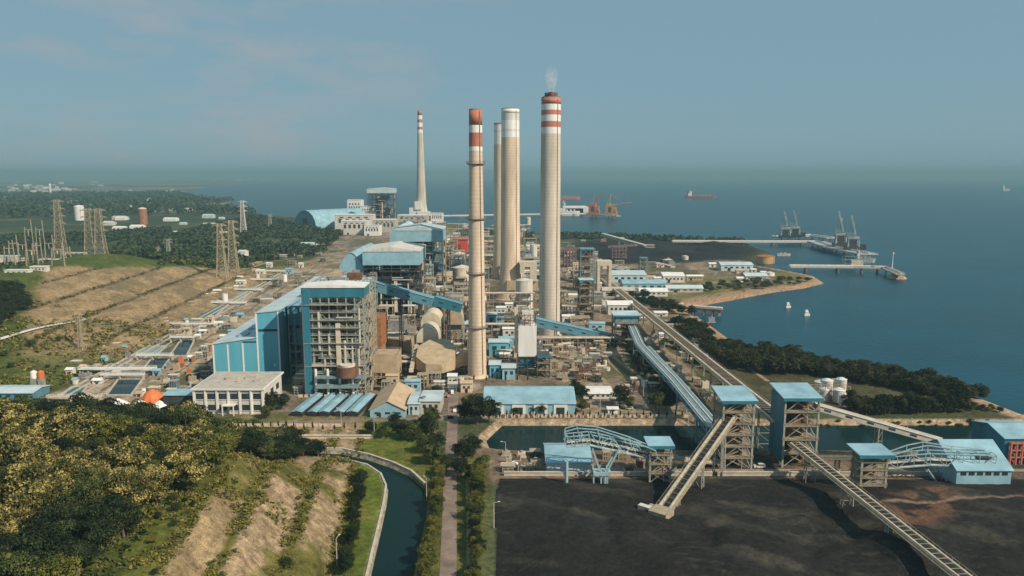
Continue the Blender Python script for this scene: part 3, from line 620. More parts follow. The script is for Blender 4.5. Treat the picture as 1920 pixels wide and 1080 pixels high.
# ---- enclosed / open conveyors ------------------------------------------------
def conveyor(label, pts, w=5, h=3.4, style='gallery', m="blue_belt", legm="steel", leg=28, group=None, legw=2.2, z0=0, roofm=None):
    p0 = pts[0]; t = T("conveyor", label, "conveyor", (p0[0], p0[1], 0))
    P = [Vector(p) - Vector((p0[0], p0[1], 0)) for p in pts]
    for i in range(len(P) - 1):
        a, b = P[i], P[i + 1]; d = (b - a).normalized(); r = d.cross(Vector((0, 0, 1))).normalized(); u = r.cross(d)
        if style == 'gallery':
            gal = t.part("gallery", MB().bar(a, b, w, h), m)
            t.part("gallery_roof", MB().bar(a + u * (h / 2 + .12), b + u * (h / 2 + .12), w + .8, .2), roofm or m)
            if roofm:
                for sd_ in (-.32, .32): t.part("roof_rail", MB().bar(a + u * (h / 2 + .42) + r * sd_ * w, b + u * (h / 2 + .42) + r * sd_ * w, .45, .4), "offwhite" if roofm == "steel_blue" else m)
            n = max(2, int((b - a).length / 10)); n = min(n, 12)
            for k in range(n):
                c = a.lerp(b, (k + .5) / n)
                for s in (-1, 1): t.part("window", MB().bar(c + r * s * (w / 2 + .04) - d * 1.6, c + r * s * (w / 2 + .04) + d * 1.6, .1, .9), "glass", gal)
        elif style == 'deck':
            t.part("deck", MB().bar(a - u * .5, b - u * .5, w, .5), m)
            for s in (-1, 1):
                t.part("side_beam", MB().bar(a + r * s * w * .42 + u * .3, b + r * s * w * .42 + u * .3, w * .13, .9), "kerb")
                t.part("walkway", MB().bar(a + r * s * (w * .5 + .5) - u * .3, b + r * s * (w * .5 + .5) - u * .3, 1.0, .2), "steel_tan")
            t.part("belt", MB().bar(a + u * .1, b + u * .1, w * .32, .3), "belt")
            mb = MB(); n = max(2, int((b - a).length / 3))
            for k in range(n + 1):
                c = a.lerp(b, k / n)
                for s in (-1, 1): mb.bar(c + r * s * (w * .5 + .95) - u * .3, c + r * s * (w * .5 + .95) + u * .9, .1)
                mb.bar(c - r * w * .36 + u * .75, c + r * w * .36 + u * .75, .16)
            for s in (-1, 1): mb.bar(a + r * s * (w * .5 + .95) + u * .9, b + r * s * (w * .5 + .95) + u * .9, .1)
            t.part("handrail", mb, "steel_tan")
        elif style == 'truss':
            mb = MB(); n = max(3, int((b - a).length / (h * 1.1)))
            for s in (-1, 1):
                for q in (-1, 1): mb.bar(a + r * s * w / 2 + u * q * h / 2, b + r * s * w / 2 + u * q * h / 2, .38)
                for k in range(n):
                    c0, c1 = a.lerp(b, k / n), a.lerp(b, (k + 1) / n); q = 1 if k % 2 else -1
                    mb.bar(c0 + r * s * w / 2 - u * h / 2 * q, c1 + r * s * w / 2 + u * h / 2 * q, .26); mb.bar(c1 + r * s * w / 2 - u * h / 2, c1 + r * s * w / 2 + u * h / 2, .22)
            for k in range(n + 1):
                c = a.lerp(b, k / n)
                for q in (-1, 1): mb.bar(c - r * w / 2 + u * q * h / 2, c + r * w / 2 + u * q * h / 2, .24)
            t.part("truss", mb, m)
            t.part("belt", MB().bar(a - u * h * .3, b - u * h * .3, w * .4, .4), "belt")
            t.part("walkway", MB().bar(a - u * (h / 2 - .1) + r * w * .36, b - u * (h / 2 - .1) + r * w * .36, w * .25, .25), "offwhite")
            t.part("cover", MB().bar(a - u * h * .12, b - u * h * .12, w * .5, .5), "offwhite")
        if leg:
            n = max(1, int((b - a).length / leg))
            for k in range(n):
                c = a.lerp(b, (k + .5) / n); zg = gh(c.x + p0[0], c.y + p0[1]); zt = c.z - (h / 2 if style != 'deck' else .75)
                if zt - zg < 1.5: continue
                mb = MB(); hs_ = r * w * .42; base = Vector((c.x, c.y, zg - .5)); top = Vector((c.x, c.y, zt))
                dh = Vector((d.x, d.y, 0)).normalized() * legw / 2
                for s in (-1, 1):
                    for q in (-1, 1): mb.bar(base + hs_ * s * 1.1 + dh * q, top + hs_ * s + dh * q * .7, .4)
                m_ = max(1, int((zt - zg) / 5))
                for j in range(1, m_ + 1):
                    z = zg + (zt - zg) * j / m_; zp = zg + (zt - zg) * (j - 1) / m_
                    for s in (-1, 1):
                        mb.bar(Vector((c.x, c.y, z)) + hs_ * s - dh, Vector((c.x, c.y, z)) + hs_ * s + dh, .25); mb.bar(Vector((c.x, c.y, zp)) + hs_ * s - dh, Vector((c.x, c.y, z)) + hs_ * s + dh, .2)
                    mb.bar(Vector((c.x, c.y, z)) - hs_, Vector((c.x, c.y, z)) + hs_, .25); mb.bar(Vector((c.x, c.y, zp)) - hs_, Vector((c.x, c.y, z)) + hs_, .2)
                t.part("trestle", mb, legm)
    return t
def tower(label, pl, pr, base_py, roof_py, depth, roofm="blue_roof", nz=5, w_=None, slope=1.8, bodym="steel", clad=.0, equip=True, nx=2, over=1.4, top_boxm="teal", Y=None, seed=2):
    Y = Y or Yg(base_py); a = W(pl, base_py, Y)[0]; b = W(pr, base_py, Y)[0]; w = b - a; h = zat(roof_py, Y)
    t = T("transfer_tower", label, "transfer tower", ((a + b) / 2, Y + depth / 2, 0)); rr = random.Random(seed)
    for sx_ in (-1, 1):
        for sy_ in (-1, 1): t.part("leg", MB().box(sx_ * w / 2, sy_ * depth / 2, -.3, .8, .8, h), bodym)
    mb = MB()
    zs = [h * k / nz for k in range(nz + 1)]
    for k in range(nz):
        for s in (-1, 1):
            y = s * depth / 2; mb.bar((-w / 2, y, zs[k + 1] - .3), (w / 2, y, zs[k + 1] - .3), .5); x = s * w / 2; mb.bar((x, -depth / 2, zs[k + 1] - .3), (x, depth / 2, zs[k + 1] - .3), .5)
            mb.bar((-w / 2, y, zs[k]), (0, y, zs[k + 1] - .3), .3); mb.bar((w / 2, y, zs[k]), (0, y, zs[k + 1] - .3), .3); mb.bar((x, -depth / 2, zs[k]), (x, depth / 2, zs[k + 1] - .3), .3)
        mb.box(w * .18, -depth / 2, zs[k], .35, .35, h / nz)
    t.part("bracing", mb, bodym)
    for k in range(1, nz):
        mb = MB().box(0, 0, zs[k] - .1, w + 1.2, depth + 1.2, .25); rail(mb, w + 1.2, depth + 1.2, zs[k] + .15, .12); t.part("platform", mb, "steel_tan")
    if equip:
        mb = MB()
        for k in range(nz):
            mb.box(rr.uniform(-.15, .15) * w, rr.uniform(-.2, .1) * depth, zs[k] + .2, w * rr.uniform(.3, .6), depth * rr.uniform(.3, .6), h / nz * rr.uniform(.4, .8))
        t.part("chute", mb, "rustdark")
        mb = MB()
        for k in range(nz):
            s = -1 if k % 2 else 1; mb.bar((s * w * .4, -depth * .44, zs[k]), (-s * w * .4, -depth * .44, zs[k + 1]), .9, .35)
        t.part("stair", mb, "steel_tan")
    if clad: t.part("cladding", MB().box(0, 0, h * (1 - clad), w + .3, depth + .3, h * clad - .3), top_boxm)
    a_, b_ = w / 2 + over, depth / 2 + over
    t.part("roof", MB().extr_x([(-b_, h), (b_, h + slope), (b_, h + slope + .5), (-b_, h + .5)], -a_, a_), roofm)
    t.part("fascia", MB().box(0, -b_ - .1, h - .9, 2 * a_, .2, 1.35), "teal")
    return t, w, h

# ================================================================ coal handling
Yt = Yg(880)
tower("open steel transfer tower with blue roof, left of the pair by the canal", 1352, 1408, 880, 752, 15, seed=2, nz=6, Y=Yt)
t, w, h = tower("open steel transfer tower with blue roof, right of the pair by the canal", 1466, 1528, 876, 747, 16, seed=6, nz=5)
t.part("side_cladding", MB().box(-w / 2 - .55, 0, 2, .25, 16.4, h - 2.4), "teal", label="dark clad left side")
pA = W(1370, 778, Yt + 3); pB = (G(1238, 975)[0], G(1238, 975)[1], 2.5)
t = conveyor("pale sloping conveyor from the left transfer tower down to a loading hopper in the coal", [pA, pB], 5.0, 1.4, 'deck', "steel_tan", "steel", 22)
b = Vector(pB) - Vector((pA[0], pA[1], 0)); d = (b - Vector((0, 0, pA[2]))); an = math.atan2(d.y, d.x) - math.pi / 2
mb = MB().box(b.x, b.y - 1, 0.5, 7.4, 7, 4.2, an).box(b.x - 2.5, b.y + 3.5, 2.5, 4, 5, 1.2, an); t.part("hopper", mb, "steel_tan")
mb = MB().box(b.x - 5.2, b.y + 4, 1, 5, 2.4, 3, an); rail(mb, 1, 1, 0); t.part("control_cabin", mb, "offwhite")
pA = W(1490, 832, 318); pB = W(1845, 1112, 200)
conveyor("long pale twin rail conveyor descending across the coal yard from the right transfer tower", [pA, pB], 4.6, 1.4, 'deck', "steel_tan", "steel", 24)
pA = W(1528, 762, 324); pB = W(1768, 830, 322)
conveyor("grey conveyor bridge from the right transfer tower to the blue stock shed", [pA, pB], 4.6, 2.4, 'gallery', "conc_pale", "steel", 42, roofm="offwhite")
pA = W(1132, 522, 900); pB = W(1467, 792, 330)
conveyor("very long straight conveyor coming from the jetty to the transfer towers", [pA, pB], 8.4, 2.0, 'deck', "rustdark", "steel", 40)
pts = [W(1180, 604, 575), W(1200, 650, 500), W(1262, 716, 420), W(1338, 808, 336)]
conveyor("blue grey double conveyor gallery descending over the canal to the left transfer tower", pts, 5.6, 3.0, 'gallery', "blue_belt", "steel_blue", 34, roofm="steel_blue")
conveyor("white pipe conveyor bridge on the right flank of the blue grey gallery", [W(1216, 652, 508), W(1275, 716, 425), W(1347, 800, 342)], 1.7, 1.4, 'gallery', "truss_blue", "steel_blue", 46, roofm="white")
tower("grey conveyor drive tower with flat blue grey roof above the blue grey gallery", 1152, 1196, 652, 592, 15, "blue_pale", 4, slope=.6, bodym="steel_dark", clad=.25, top_boxm="steel_blue")
conveyor("bright blue enclosed conveyor sloping across the foot of the smoking chimney", [W(1003, 603, 566), W(1158, 637, 566)], 7.5, 6.0, 'gallery', "blue_belt", "steel_tan", 26, roofm="blue_roof")
conveyor("blue enclosed conveyor sloping down from the boiler houses", [W(690, 532, 520), W(812, 566, 520)], 8, 6.2, 'gallery', "blue_belt", "steel_dark", 26, roofm="blue_roof")
conveyor("short blue gallery continuing the sloping conveyor towards the nearest chimney", [W(815, 563, 526), W(866, 577, 526)], 7, 6.5, 'gallery', "teal", "steel_dark", 20, roofm="blue_roof")
# stackers
Ys = Yg(905)
def P_(px, py, Y): return W(px, py, Y)
t = conveyor("pale blue lattice boom stacker arching over the small blue shed", [P_(1062, 826, Ys), P_(1105, 822, Ys), P_(1232, 850, Ys + 4)], 4.2, 4.6, 'truss', "truss_blue", leg=0)
o = Vector(t.loc); mb = MB(); q = [Vector(P_(x, y, Ys)) - o for x, y in ((1058, 828), (1060, 806), (1082, 800), (1120, 803), (1180, 822), (1228, 842))]
for s in (-2, 2):
    for i in range(5): mb.bar(q[i] + Vector((0, s, 0)), q[i + 1] + Vector((0, s, 0)), .4)
    for i in range(1, 6): mb.bar(q[i] + Vector((0, s, 0)), (q[i].x + 1, s, q[i].z - 5 + i * .3), .3)
t.part("upper_chord", mb, "truss_blue")
mb = MB()
for x in (1062, 1134): 
    g0 = Vector(G(x, 908)) - o
    mb.tube((g0.x, -1.5, .2), (g0.x, -1.5, (q[0].z - 8) * (.98 if x < 1100 else .62)), .75)
for x0, x1 in ((1110, 1124), (1160, 1138)):
    a = Vector(P_(x0, 838, Ys)) - o; b = Vector(P_(x1, 880, Ys)) - o; mb.bar((a.x, -1.8, a.z), (b.x, -1.8, b.z), .7); mb.bar((a.x, 1.8, a.z), (b.x, 1.8, b.z), .7)
for x in (1114, 1128, 1140):
    g0 = Vector(G(x, 912)) - o
    mb.box(g0.x, -1.8, .2, .6, .6, 7); mb.box(g0.x, 1.8, .2, .6, .6, 7)
c = Vector(P_(1128, 884, Ys)) - o; mb.box(c.x, 0, c.z - 1, 7.5, 5, 1.6)
t.part("support_leg", mb, "truss_blue")
tower("small lattice tower with a flat blue roof at the foot of the left boom", 1218, 1256, 905, 836, 8, "blue_roof", 4, slope=.4, seed=5)
Ys2 = Yg(900)
t = conveyor("pale blue lattice boom conveyor reaching from the small blue topped tower to the stock shed", [P_(1648, 866, Ys2), P_(1740, 858, Ys2 - 1), P_(1862, 862, Ys2 - 2)], 4.2, 5.2, 'truss', "truss_blue", leg=0)
o = Vector(t.loc); mb = MB(); q = [Vector(P_(x, y, Ys2)) - o for x, y in ((1665, 852), (1705, 838), (1735, 832), (1790, 840), (1850, 846), (1868, 872))]
for s in (-2, 2):
    for i in range(5): mb.bar(q[i] + Vector((0, s, 0)), q[i + 1] + Vector((0, s, 0)), .4)
    for i in range(5): mb.bar(q[i] + Vector((0, s, 0)), (q[i].x, s, q[0].z - 3), .3)
t.part("upper_chord", mb, "truss_blue")
mb = MB()
for x0, x1 in ((1735, 1770), (1760, 1782), (1800, 1792), (1845, 1800)):
    a = Vector(P_(x0, 876, Ys2)) - o; b = Vector(P_(x1, 912, Ys2)) - o
    for s in (-1.8, 1.8): mb.bar((a.x, s, a.z), (b.x, s, b.z - 3), .5)
mb.tube((Vector(P_(1848, 870, Ys2)) - o).x * Vector((1, 0, 0)) + Vector((0, 0, 0)), (Vector(P_(1848, 870, Ys2)) - o).x * Vector((1, 0, 0)) + Vector((0, 0, q[0].z - 4)), .8)
t.part("support_leg", mb, "truss_blue")
t.part("counterweight", MB().box((Vector(P_(1840, 862, Ys2)) - o).x, 0, q[0].z - 4.5, 6, 4.4, 4), "steel_dark")
tower("slim lattice tower with an octagonal blue roof in front of the long yard conveyor", 1612, 1658, 925, 852, 8, "blue_roof", 5, slope=.5, over=2.2, seed=9)
conveyor("low grey walkway conveyor between the small tower and the left transfer tower", [W(1256, 858, 315), W(1352, 868, 322)], 2.6, 1.6, 'deck', "conc_pale", "steel", 14)
conveyor("low grey walkway conveyor between the right transfer tower and the octagonal roofed tower", [W(1530, 858, 322), W(1612, 858, 312)], 2.6, 1.6, 'deck', "conc_pale", "steel", 14)
# blue sheds
def shed(name, label, cat, pl, pr, base_py, eave_py, depth, rise=2, wallm="blue_wall", roofm="blue_roof", axis='x', nwin=4, group=None, rz=0, win="window", Y=None, doors=1, z0=0, over=.7):
    Y = Y or Yg(base_py); a = W(pl, base_py, Y)[0]; b = W(pr, base_py, Y)[0]; w = b - a; h = max(2.5, zat(eave_py, Y))
    t = T(name, label, cat, ((a + b) / 2, Y + depth / 2, z0), rz, group)
    t.part("wall", gwalls(w, depth, h, h + rise, axis), wallm); t.part("roof", gable(w, depth, h, h + rise, axis, over), roofm)
    if nwin: front_boxes(t, win, "glass", nwin, -w / 2 + w * .06, w / 2 - w * .06, -depth / 2 - .03, h * .45, w / nwin * .45, h * .28)
    for k in range(doors):
        x = (-.25 + .5 * k) * w; t.part("door", MB().box(x, -depth / 2 - .06, .05, min(4, w * .12), .22, min(h * .62, 4.2)), "dark")
    return t, w, h
shed("storage_shed", "small pale blue shed standing beneath the arching lattice boom", "shed", 1025, 1108, 886, 868, 24, 3.4, wallm="blue_pale", nwin=0, doors=0)
t, w, h = shed("stock_shed", "large pale blue stock shed, dark openings under its eaves, right of the coal yard", "shed", 1792, 1894, 912, 882, 30, 8, nwin=0, doors=0)
front_boxes(t, "window", "dark", 6, -w / 2 + 1, w / 2 - 1, -15.03, h - 2.2, w / 6 * .62, 1.4)
t, w, h = shed("pump_house", "blue roofed building with a red steel front at the right edge beside the canal", "building", 1880, 1960, 868, 822, 24, 3, "teal", "blue_roof", nwin=0)
t.part("red_frame", frame_mb(w * .8, 1.2, h * .85, 6, 1, 3, .6, True, 3), "redp")
for o_ in t.o.children:
    if o_.name.startswith("red_frame"): o_.location.y = -13.2
# yard retaining wall
for a, b, lab in ((945, 1335, "long low pale concrete retaining wall behind the coal, left length"), (1345, 1600, "low pale concrete retaining wall in front of the two transfer towers"), (1650, 1790, "short pale retaining wall left of the stock shed")):
    x0, x1, Y = span(a, b, 892); t = T("retaining_wall", lab, "wall", ((x0 + x1) / 2, Y, 0)); t.part("wall_face", MB().box(0, 0, -.5, x1 - x0, .8, 2.1), "kerb"); t.part("coping", MB().box(0, 0, 1.6, x1 - x0 + .2, 1.3, .3), "conc_pale")

# ================================================================ front row of buildings
def ctrl():
    xl, xr, Y = span(366, 494, 776); w = xr - xl; h = zat(731, Y); D = 34
    t = T("control_building", "white two storey control building with flat roof and regular piers", "office building", ((xl + xr) / 2, Y + D / 2, 0))
    t.part("wall", MB().box(0, 0, 0, w, D, h), "offwhite"); t.part("roof", MB().box(0, 0, h, w + 2.4, D + 2.4, .9), "white")
    t.part("roof_deck", MB().box(0, 0, h + .9, w + 1.2, D + 1.2, .12), "conc_pale")
    for q in ((-4, 2, h + 1.02, 7, 5, 1.8), (6, 4, h + 1.02, 6, 5, 1.5), (1, -4, h + 1.02, 1.4, 3, 1.2), (12, -3, h + 1.02, 4, 3, 1.4)): t.part("roof_plant", MB().box(*q), "conc_pale")
    for i in range(7): t.part("pier", MB().box(-w / 2 + w * i / 6, -D / 2 - .35, 0, .9, .7, h), "white")
    for fl in range(2):
        for i in range(6):
            f = t.part("window", MB().box(-w / 2 + w * (i + .5) / 6, -D / 2 - .03, h * (.14 + .47 * fl), w / 6 * .66, .14, h * .24), "glass")
            t.part("sill", MB().box(-w / 2 + w * (i + .5) / 6, -D / 2 - .16, h * (.14 + .47 * fl) - .3, w / 6 * .72, .4, .25), "white", f)
    t.part("porch", MB().box(w * .02, -D / 2 - 2.2, h * .40, w / 6 * 1.1, 3.6, .5).box(-w * .06, -D / 2 - 3.6, 0, .5, .5, h * .40).box(w * .10, -D / 2 - 3.6, 0, .5, .5, h * .40), "white")
    for k in range(3): t.part("window", MB().box(w / 2 + .03, -D / 2 + 6 + k * 10, h * .5, .14, 5, h * .25), "glass")
ctrl()
t, w, h = shed("warehouse", "long pale blue warehouse with white front bays beside the canal", "warehouse", 908, 1078, 776, 757, 34, 4.5, nwin=0, doors=0)
for i, x in enumerate((-.36, -.12, .12, .34)):
    f = t.part("bay_front", MB().box(x * w, -17.2, .1, w * .15, .5, h * .9), "white"); t.part("door", MB().box(x * w, -17.5, .2, w * .09, .3, h * .62), "glass" if i % 2 else "blue_belt", f)
x0, x1, Y = span(552, 676, 781); nr = 5
for i, (a, b) in enumerate(((552, 573), (583, 600), (603, 623), (632, 651), (655, 677))):
    t, w, h = shed("roof_shelter", "narrow open shelter with pale blue roof in the row of five", "shelter", a, b, 781, 775, 34, .6, "dark", "blue_roof", 'y', 0, "five blue roofed shelters", doors=0, rz=R(-6), over=.1)
    for k in range(4): t.part("post", MB().box(w / 2 - .2, -15 + k * 10, 0, .25, .25, h), "white")
shed("workshop", "tan roofed workshop with pale blue gable front beside the five shelters", "workshop", 694, 760, 783, 769, 38, 5, "blue_wall", "tanroof", 'y', 3)
shed("annex", "small pale blue annex with flat roof right of the tan workshop", "building", 766, 786, 778, 757, 22, .8, "blue_pale", "blue_pale", 'x', 2)
shed("annex", "pale grey green flat roofed block left of the service road", "building", 788, 826, 776, 752, 20, .6, "conc_pale", "blue_pale", 'x', 3)
shed("guard_office", "long low white roofed office behind trees right of the warehouse", "office", 1094, 1148, 748, 738, 15, .7, "offwhite", "white", 'x', 5)
shed("guard_office", "small white kiosk by the canal fence", "kiosk", 1140, 1158, 775, 769, 4, .4, "white", "white", 'x', 1)
shed("carport", "blue roofed canopy joined to the left of the control building", "canopy", 308, 362, 768, 741, 12, .4, "steel_dark", "blue_roof", 'x', 0)
shed("gate_house", "grey blue roofed low house behind the golden trees at the left edge", "house", -30, 62, 750, 737, 16, 1.2, "blue_belt", "blue_pale", 'x', 5)
for px, lab in ((38, "white water tank on the low roof at the left edge"), (52, "red topped tank on the low roof at the left edge")):
    x, y, _ = G(px, 742); t = T("roof_tank", lab, "tank", (x, y + 14, 0)); t.part("stand", MB().box(0, 0, 0, 3, 3, 7), "steel"); t.part("tank", MB().lathe(0, 0, [(1.9, 7), (1.9, 11), (.4, 11.8)], 16), "orange" if px > 45 else "white")
x, y, _ = G(287, 757); t = T("tent", "bright orange domed tent beside white marquees", "tent", (x, y, 0))
t.part("canopy", MB().lathe(0, 0, [(6.5, 2.2), (6.0, 4.2), (4.2, 6.6), (1.6, 8.2), (.1, 8.8)], 10), "orange"); t.part("skirt", MB().lathe(0, 0, [(6.6, 0), (6.6, 2.2)], 10, False), "redp")
for i, (px, py, r) in enumerate(((222, 764, 7), (262, 766, 5), (300, 768, 5.5), (318, 764, 4))):
    x, y, _ = G(px, py); t = T("marquee", "small white peaked marquee near the orange tent", "tent", (x, y, 0), i, "white marquees around the orange tent"); t.part("canopy", MB().lathe(0, 0, [(r, 2.4), (r * .5, 3.8), (.15, 5.4)], 4), "white")
    mb = MB()
    for k in range(4): mb.tube((r * .92 * math.cos(k * math.pi / 2), r * .92 * math.sin(k * math.pi / 2), 0), (r * .92 * math.cos(k * math.pi / 2), r * .92 * math.sin(k * math.pi / 2), 2.5), .12)
    t.part("pole", mb, "white")

# ================================================================ precipitators and ducts between boilers and chimney
def dome(label, pl, pr, base_py, top_py, D, m, Y=None):
    Y = Y or Yg(base_py); a = W(pl, base_py, Y)[0]; b = W(pr, base_py, Y)[0]; w = b - a; h = zat(top_py, Y)
    t = T("duct_house", label, "duct house", ((a + b) / 2, Y + D / 2, 0)); k = h * .62
    t.part("duct_hood", MB().extr_y([(-w / 2, k), (w / 2, k)] + [(w / 2 * math.cos(math.pi * q / 12), k + (h - k) * (.25 + .75 * math.sin(math.pi * q / 12))) for q in range(13)], -D / 2, D / 2), m)
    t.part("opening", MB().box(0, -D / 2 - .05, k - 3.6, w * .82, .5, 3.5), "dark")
    t.part("frame", frame_mb(w, D * .96, k - .1, 3, 2, 4, .7, True, int(pl)), "steel_tan"); return t, w, h
dome("upper of two cream arched duct hoods left of the nearest chimney", 790, 827, 655, 586, 22, "cream")
dome("lower of two cream arched duct hoods, with a dark mouth beneath", 782, 822, 690, 613, 20, "cream")
dome("small cream duct hood with dark underside just left of the nearest chimney", 838, 868, 655, 580, 16, "tan")
x0, x1, Y = span(776, 852, 716); h = zat(672, Y); w = x1 - x0
t = T("duct_house", "broad tan eight sided duct casing with a plain sloping top", "duct house", ((x0 + x1) / 2, Y + 16, 0))
oc = [(w / 2 * 1.05 * math.cos(R(22.5 + 45 * k)), 17 * math.sin(R(22.5 + 45 * k))) for k in range(8)]
mb = MB(); n = 8; zz = lambda y: 11 + (y + 17) / 34 * (h - 5)
mb.quadset([(x, y, 5.5) for x, y in oc] + [(x, y, zz(y)) for x, y in oc], [tuple(range(8))[::-1], tuple(range(8, 16))] + [(i, (i + 1) % 8, 8 + (i + 1) % 8, 8 + i) for i in range(8)]); t.part("casing", mb, "tan")
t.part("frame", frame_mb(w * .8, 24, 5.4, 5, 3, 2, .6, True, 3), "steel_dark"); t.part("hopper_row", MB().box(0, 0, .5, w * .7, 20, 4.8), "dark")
t.part("crest_duct", MB().box(0, 15, h - 4, w * .7, 5, 5), "blue_pale")
mb = MB()
for k in range(8): mb.box(-w / 2 - 1.8, -14 + k * 4, 6 + k * 1.3, 2.6, 2.6, 2.0)
t.part("side_lug", mb, "cream")
# horizontal duct feeding chimney foot, right leaning
x0, y0, _ = G(868, 700); t = T("flue_duct", "sloping tan flue duct entering the foot of the nearest chimney", "duct", (x0, y0, 0))
t.part("duct", MB().extr_y([(-9, 8), (0, 15), (9, 15), (9, 6), (0, 6), (-9, 2)], -4, 5), "tan"); t.part("frame", frame_mb(14, 7, 5.8, 3, 1, 2, .5), "steel_dark")
# orange/rust duct work left
for i, (pl, pr, b_, tp, D, m, lab) in enumerate(((688, 716, 690, 598, 26, "rust", "rust orange duct tower right of the nearest boiler house"), (716, 770, 672, 640, 22, "tan", "low tan precipitator casing right of the rust coloured tower"), (728, 760, 640, 604, 14, "grey", "grey filter block below the big boiler house"), (700, 745, 720, 668, 20, "tan", "tan duct casing above the workshop"), (722, 752, 656, 628, 10, "offwhite", "small white plant cabin among tan ductwork"))):
    Y = Yg(b_); a = W(pl, b_, Y)[0]; b = W(pr, b_, Y)[0]; w = b - a; h = zat(tp, Y); t = T("filter_house", lab, "filter house", ((a + b) / 2, Y + D / 2, 0)); k = h * .4
    t.part("casing", MB().box(0, 0, k, w, D, h - k).box(0, -D * .3, h, w * .6, D * .3, h * .05), m); t.part("frame", frame_mb(w * .96, D * .96, k, 3, 2, 2, .6, True, i), "steel_tan")
    mb = MB()
    for q in range(3): mb.prism([(-w * .45 + w * .32 * q, -D * .4), (-w * .2 + w * .32 * q, -D * .4), (-w * .2 + w * .32 * q, D * .4), (-w * .45 + w * .32 * q, D * .4)], k * .5, k - .05)
    t.part("hopper", mb, m); mb = MB(); rail(mb, w, D, h, .12); t.part("handrail", mb, "steel_tan")
# white silo on a frame
Y = Yg(706); a = W(972, 700, Y)[0]; b = W(1006, 700, Y)[0]; w = b - a; z1, z2 = zat(670, Y), zat(612, Y)
t = T("silo", "tall square white silo on a dark steel base with rusty gear on top", "silo", ((a + b) / 2, Y + 7, 0))
t.part("bin", MB().box(0, 0, z1, w, w, z2 - z1), "white"); t.part("base_frame", frame_mb(w * 1.05, w, z1, 2, 2, 3, .7, True, 4), "steel_dark"); t.part("hopper", MB().box(0, 0, z1 * .45, w * .8, w * .8, z1 * .55), "teal")
t.part("top_frame", frame_mb(w * .9, w * .9, 7, 3, 2, 2, .45, True, 8), "rustdark")
for o_ in t.o.children:
    if o_.name.startswith("top_frame"): o_.location.z = z2
t.part("filter_unit", MB().box(-1, 0, z2 + 2, 5, 5, 7).box(2.5, 1, z2, 3, 3, 9), "offwhite"); t.part("riser_duct", MB().box(-w * .62, 6, z1, 2.2, 2.2, z2 - z1 + 10), "cream")
t = tower("dark steel process frame right of the white silo base", 1008, 1030, 708, 668, 12, "steel_dark", 3, slope=.1, bodym="steel_dark", over=.3, seed=12)
for a, b, bp, tp, lab, m in ((917, 954, 668, 642, "bright blue plant hall right of the nearest chimney", "cyan"), (918, 938, 708, 684, "square turquoise cabin left of two at the chimney foot", "cyan"), (942, 966, 712, 690, "square turquoise cabin right of two at the chimney foot", "blue_roof"), (862, 878, 640, 608, "narrow deep blue lift house left of the nearest chimney", "blue_belt"), (912, 945, 610, 590, "blue green roofed store behind the nearest chimney", "blue_roof")):
    shed("plant_cabin", lab, "plant building", a, b, bp, tp, 12, .7, m, "blue_pale", 'x', 2)
# chimney breeching
Y = 770; a = W(975, 540, Y)[0]; b = W(1006, 540, Y)[0]; w = b - a; z1, z2 = zat(526, Y), zat(490, Y)
t = T("breeching_block", "cream portal shaped block with a square opening beside the broad pale chimney", "duct block", ((a + b) / 2, Y, 0))
t.part("portal", MB().box(-w * .36, 0, z1 + 8, w * .28, 12, z2 - z1 - 8).box(w * .3, 0, z1, w * .4, 12, z2 - z1).box(0, 0, z2 - 5, w, 12.2, 5.2), "cream"); t.part("duct", MB().box(-6, 4, z1 - 10, w * 1.9, 14, 10), "tan"); t.part("frame", frame_mb(w * 1.6, 12, z1 - 10, 4, 1, 3, .8), "steel_tan")

# ================================================================ left side: channel, slope path, pylons, switchyard
def GG(px, py):
    p = G(px, py, 0)
    for _ in range(14): p = G(px, py, .5 * p[2] + .5 * gh(p[0], p[1]))
    return p
def quadpx(pts): return [G(*p)[:2] for p in pts]
poolm = watermat("pool water", (.03, .11, .11), .15, .6, .05); poolm2 = watermat("dark pool water", (.006, .03, .035), .12, .6, .05); poolm3 = watermat("milky pool water", (.22, .30, .27), .2, .6, .05)
for pts, m, lab in ((((112, 747), (135, 726), (163, 726), (148, 747)), poolm, "teal settling pool at the near end of the channel"), (((200, 742), (222, 712), (268, 712), (246, 742)), poolm2, "dark pool under the second white crossbeam"),
        (((190, 695), (205, 684), (250, 684), (238, 695)), poolm2, "narrow dark pool behind the long white crossbeam"), (((268, 693), (284, 674), (318, 674), (304, 693)), poolm2, "dark pool under the short white crossbeam"),
        (((235, 668), (258, 650), (312, 650), (292, 668)), poolm3, "milky shallow pool in the middle of the channel"), (((318, 668), (338, 640), (364, 640), (350, 668)), poolm2, "deep green pool beside a white post"), (((355, 598), (392, 572), (428, 572), (398, 598)), poolm, "long teal pool at the far end of the channel"),
        (((420, 562), (440, 547), (470, 547), (455, 562)), poolm3, "pale pool beyond the long teal pool")):
    P = quadpx(pts); cx = sum(p[0] for p in P) / 4; cy = sum(p[1] for p in P) / 4; t = T("settling_pool", lab, "pool", (cx, cy, 0)); mb = MB()
    Q = [(p[0] - cx, p[1] - cy) for p in P]
    for i in range(4): mb.bar((*Q[i], .4), (*Q[(i + 1) % 4], .4), 1.2, .8)
    t.part("rim", mb, "conc_pale"); t.part("water", MB().quadset([(x, y, .25) for x, y in Q], [(0, 1, 2, 3)]), m)
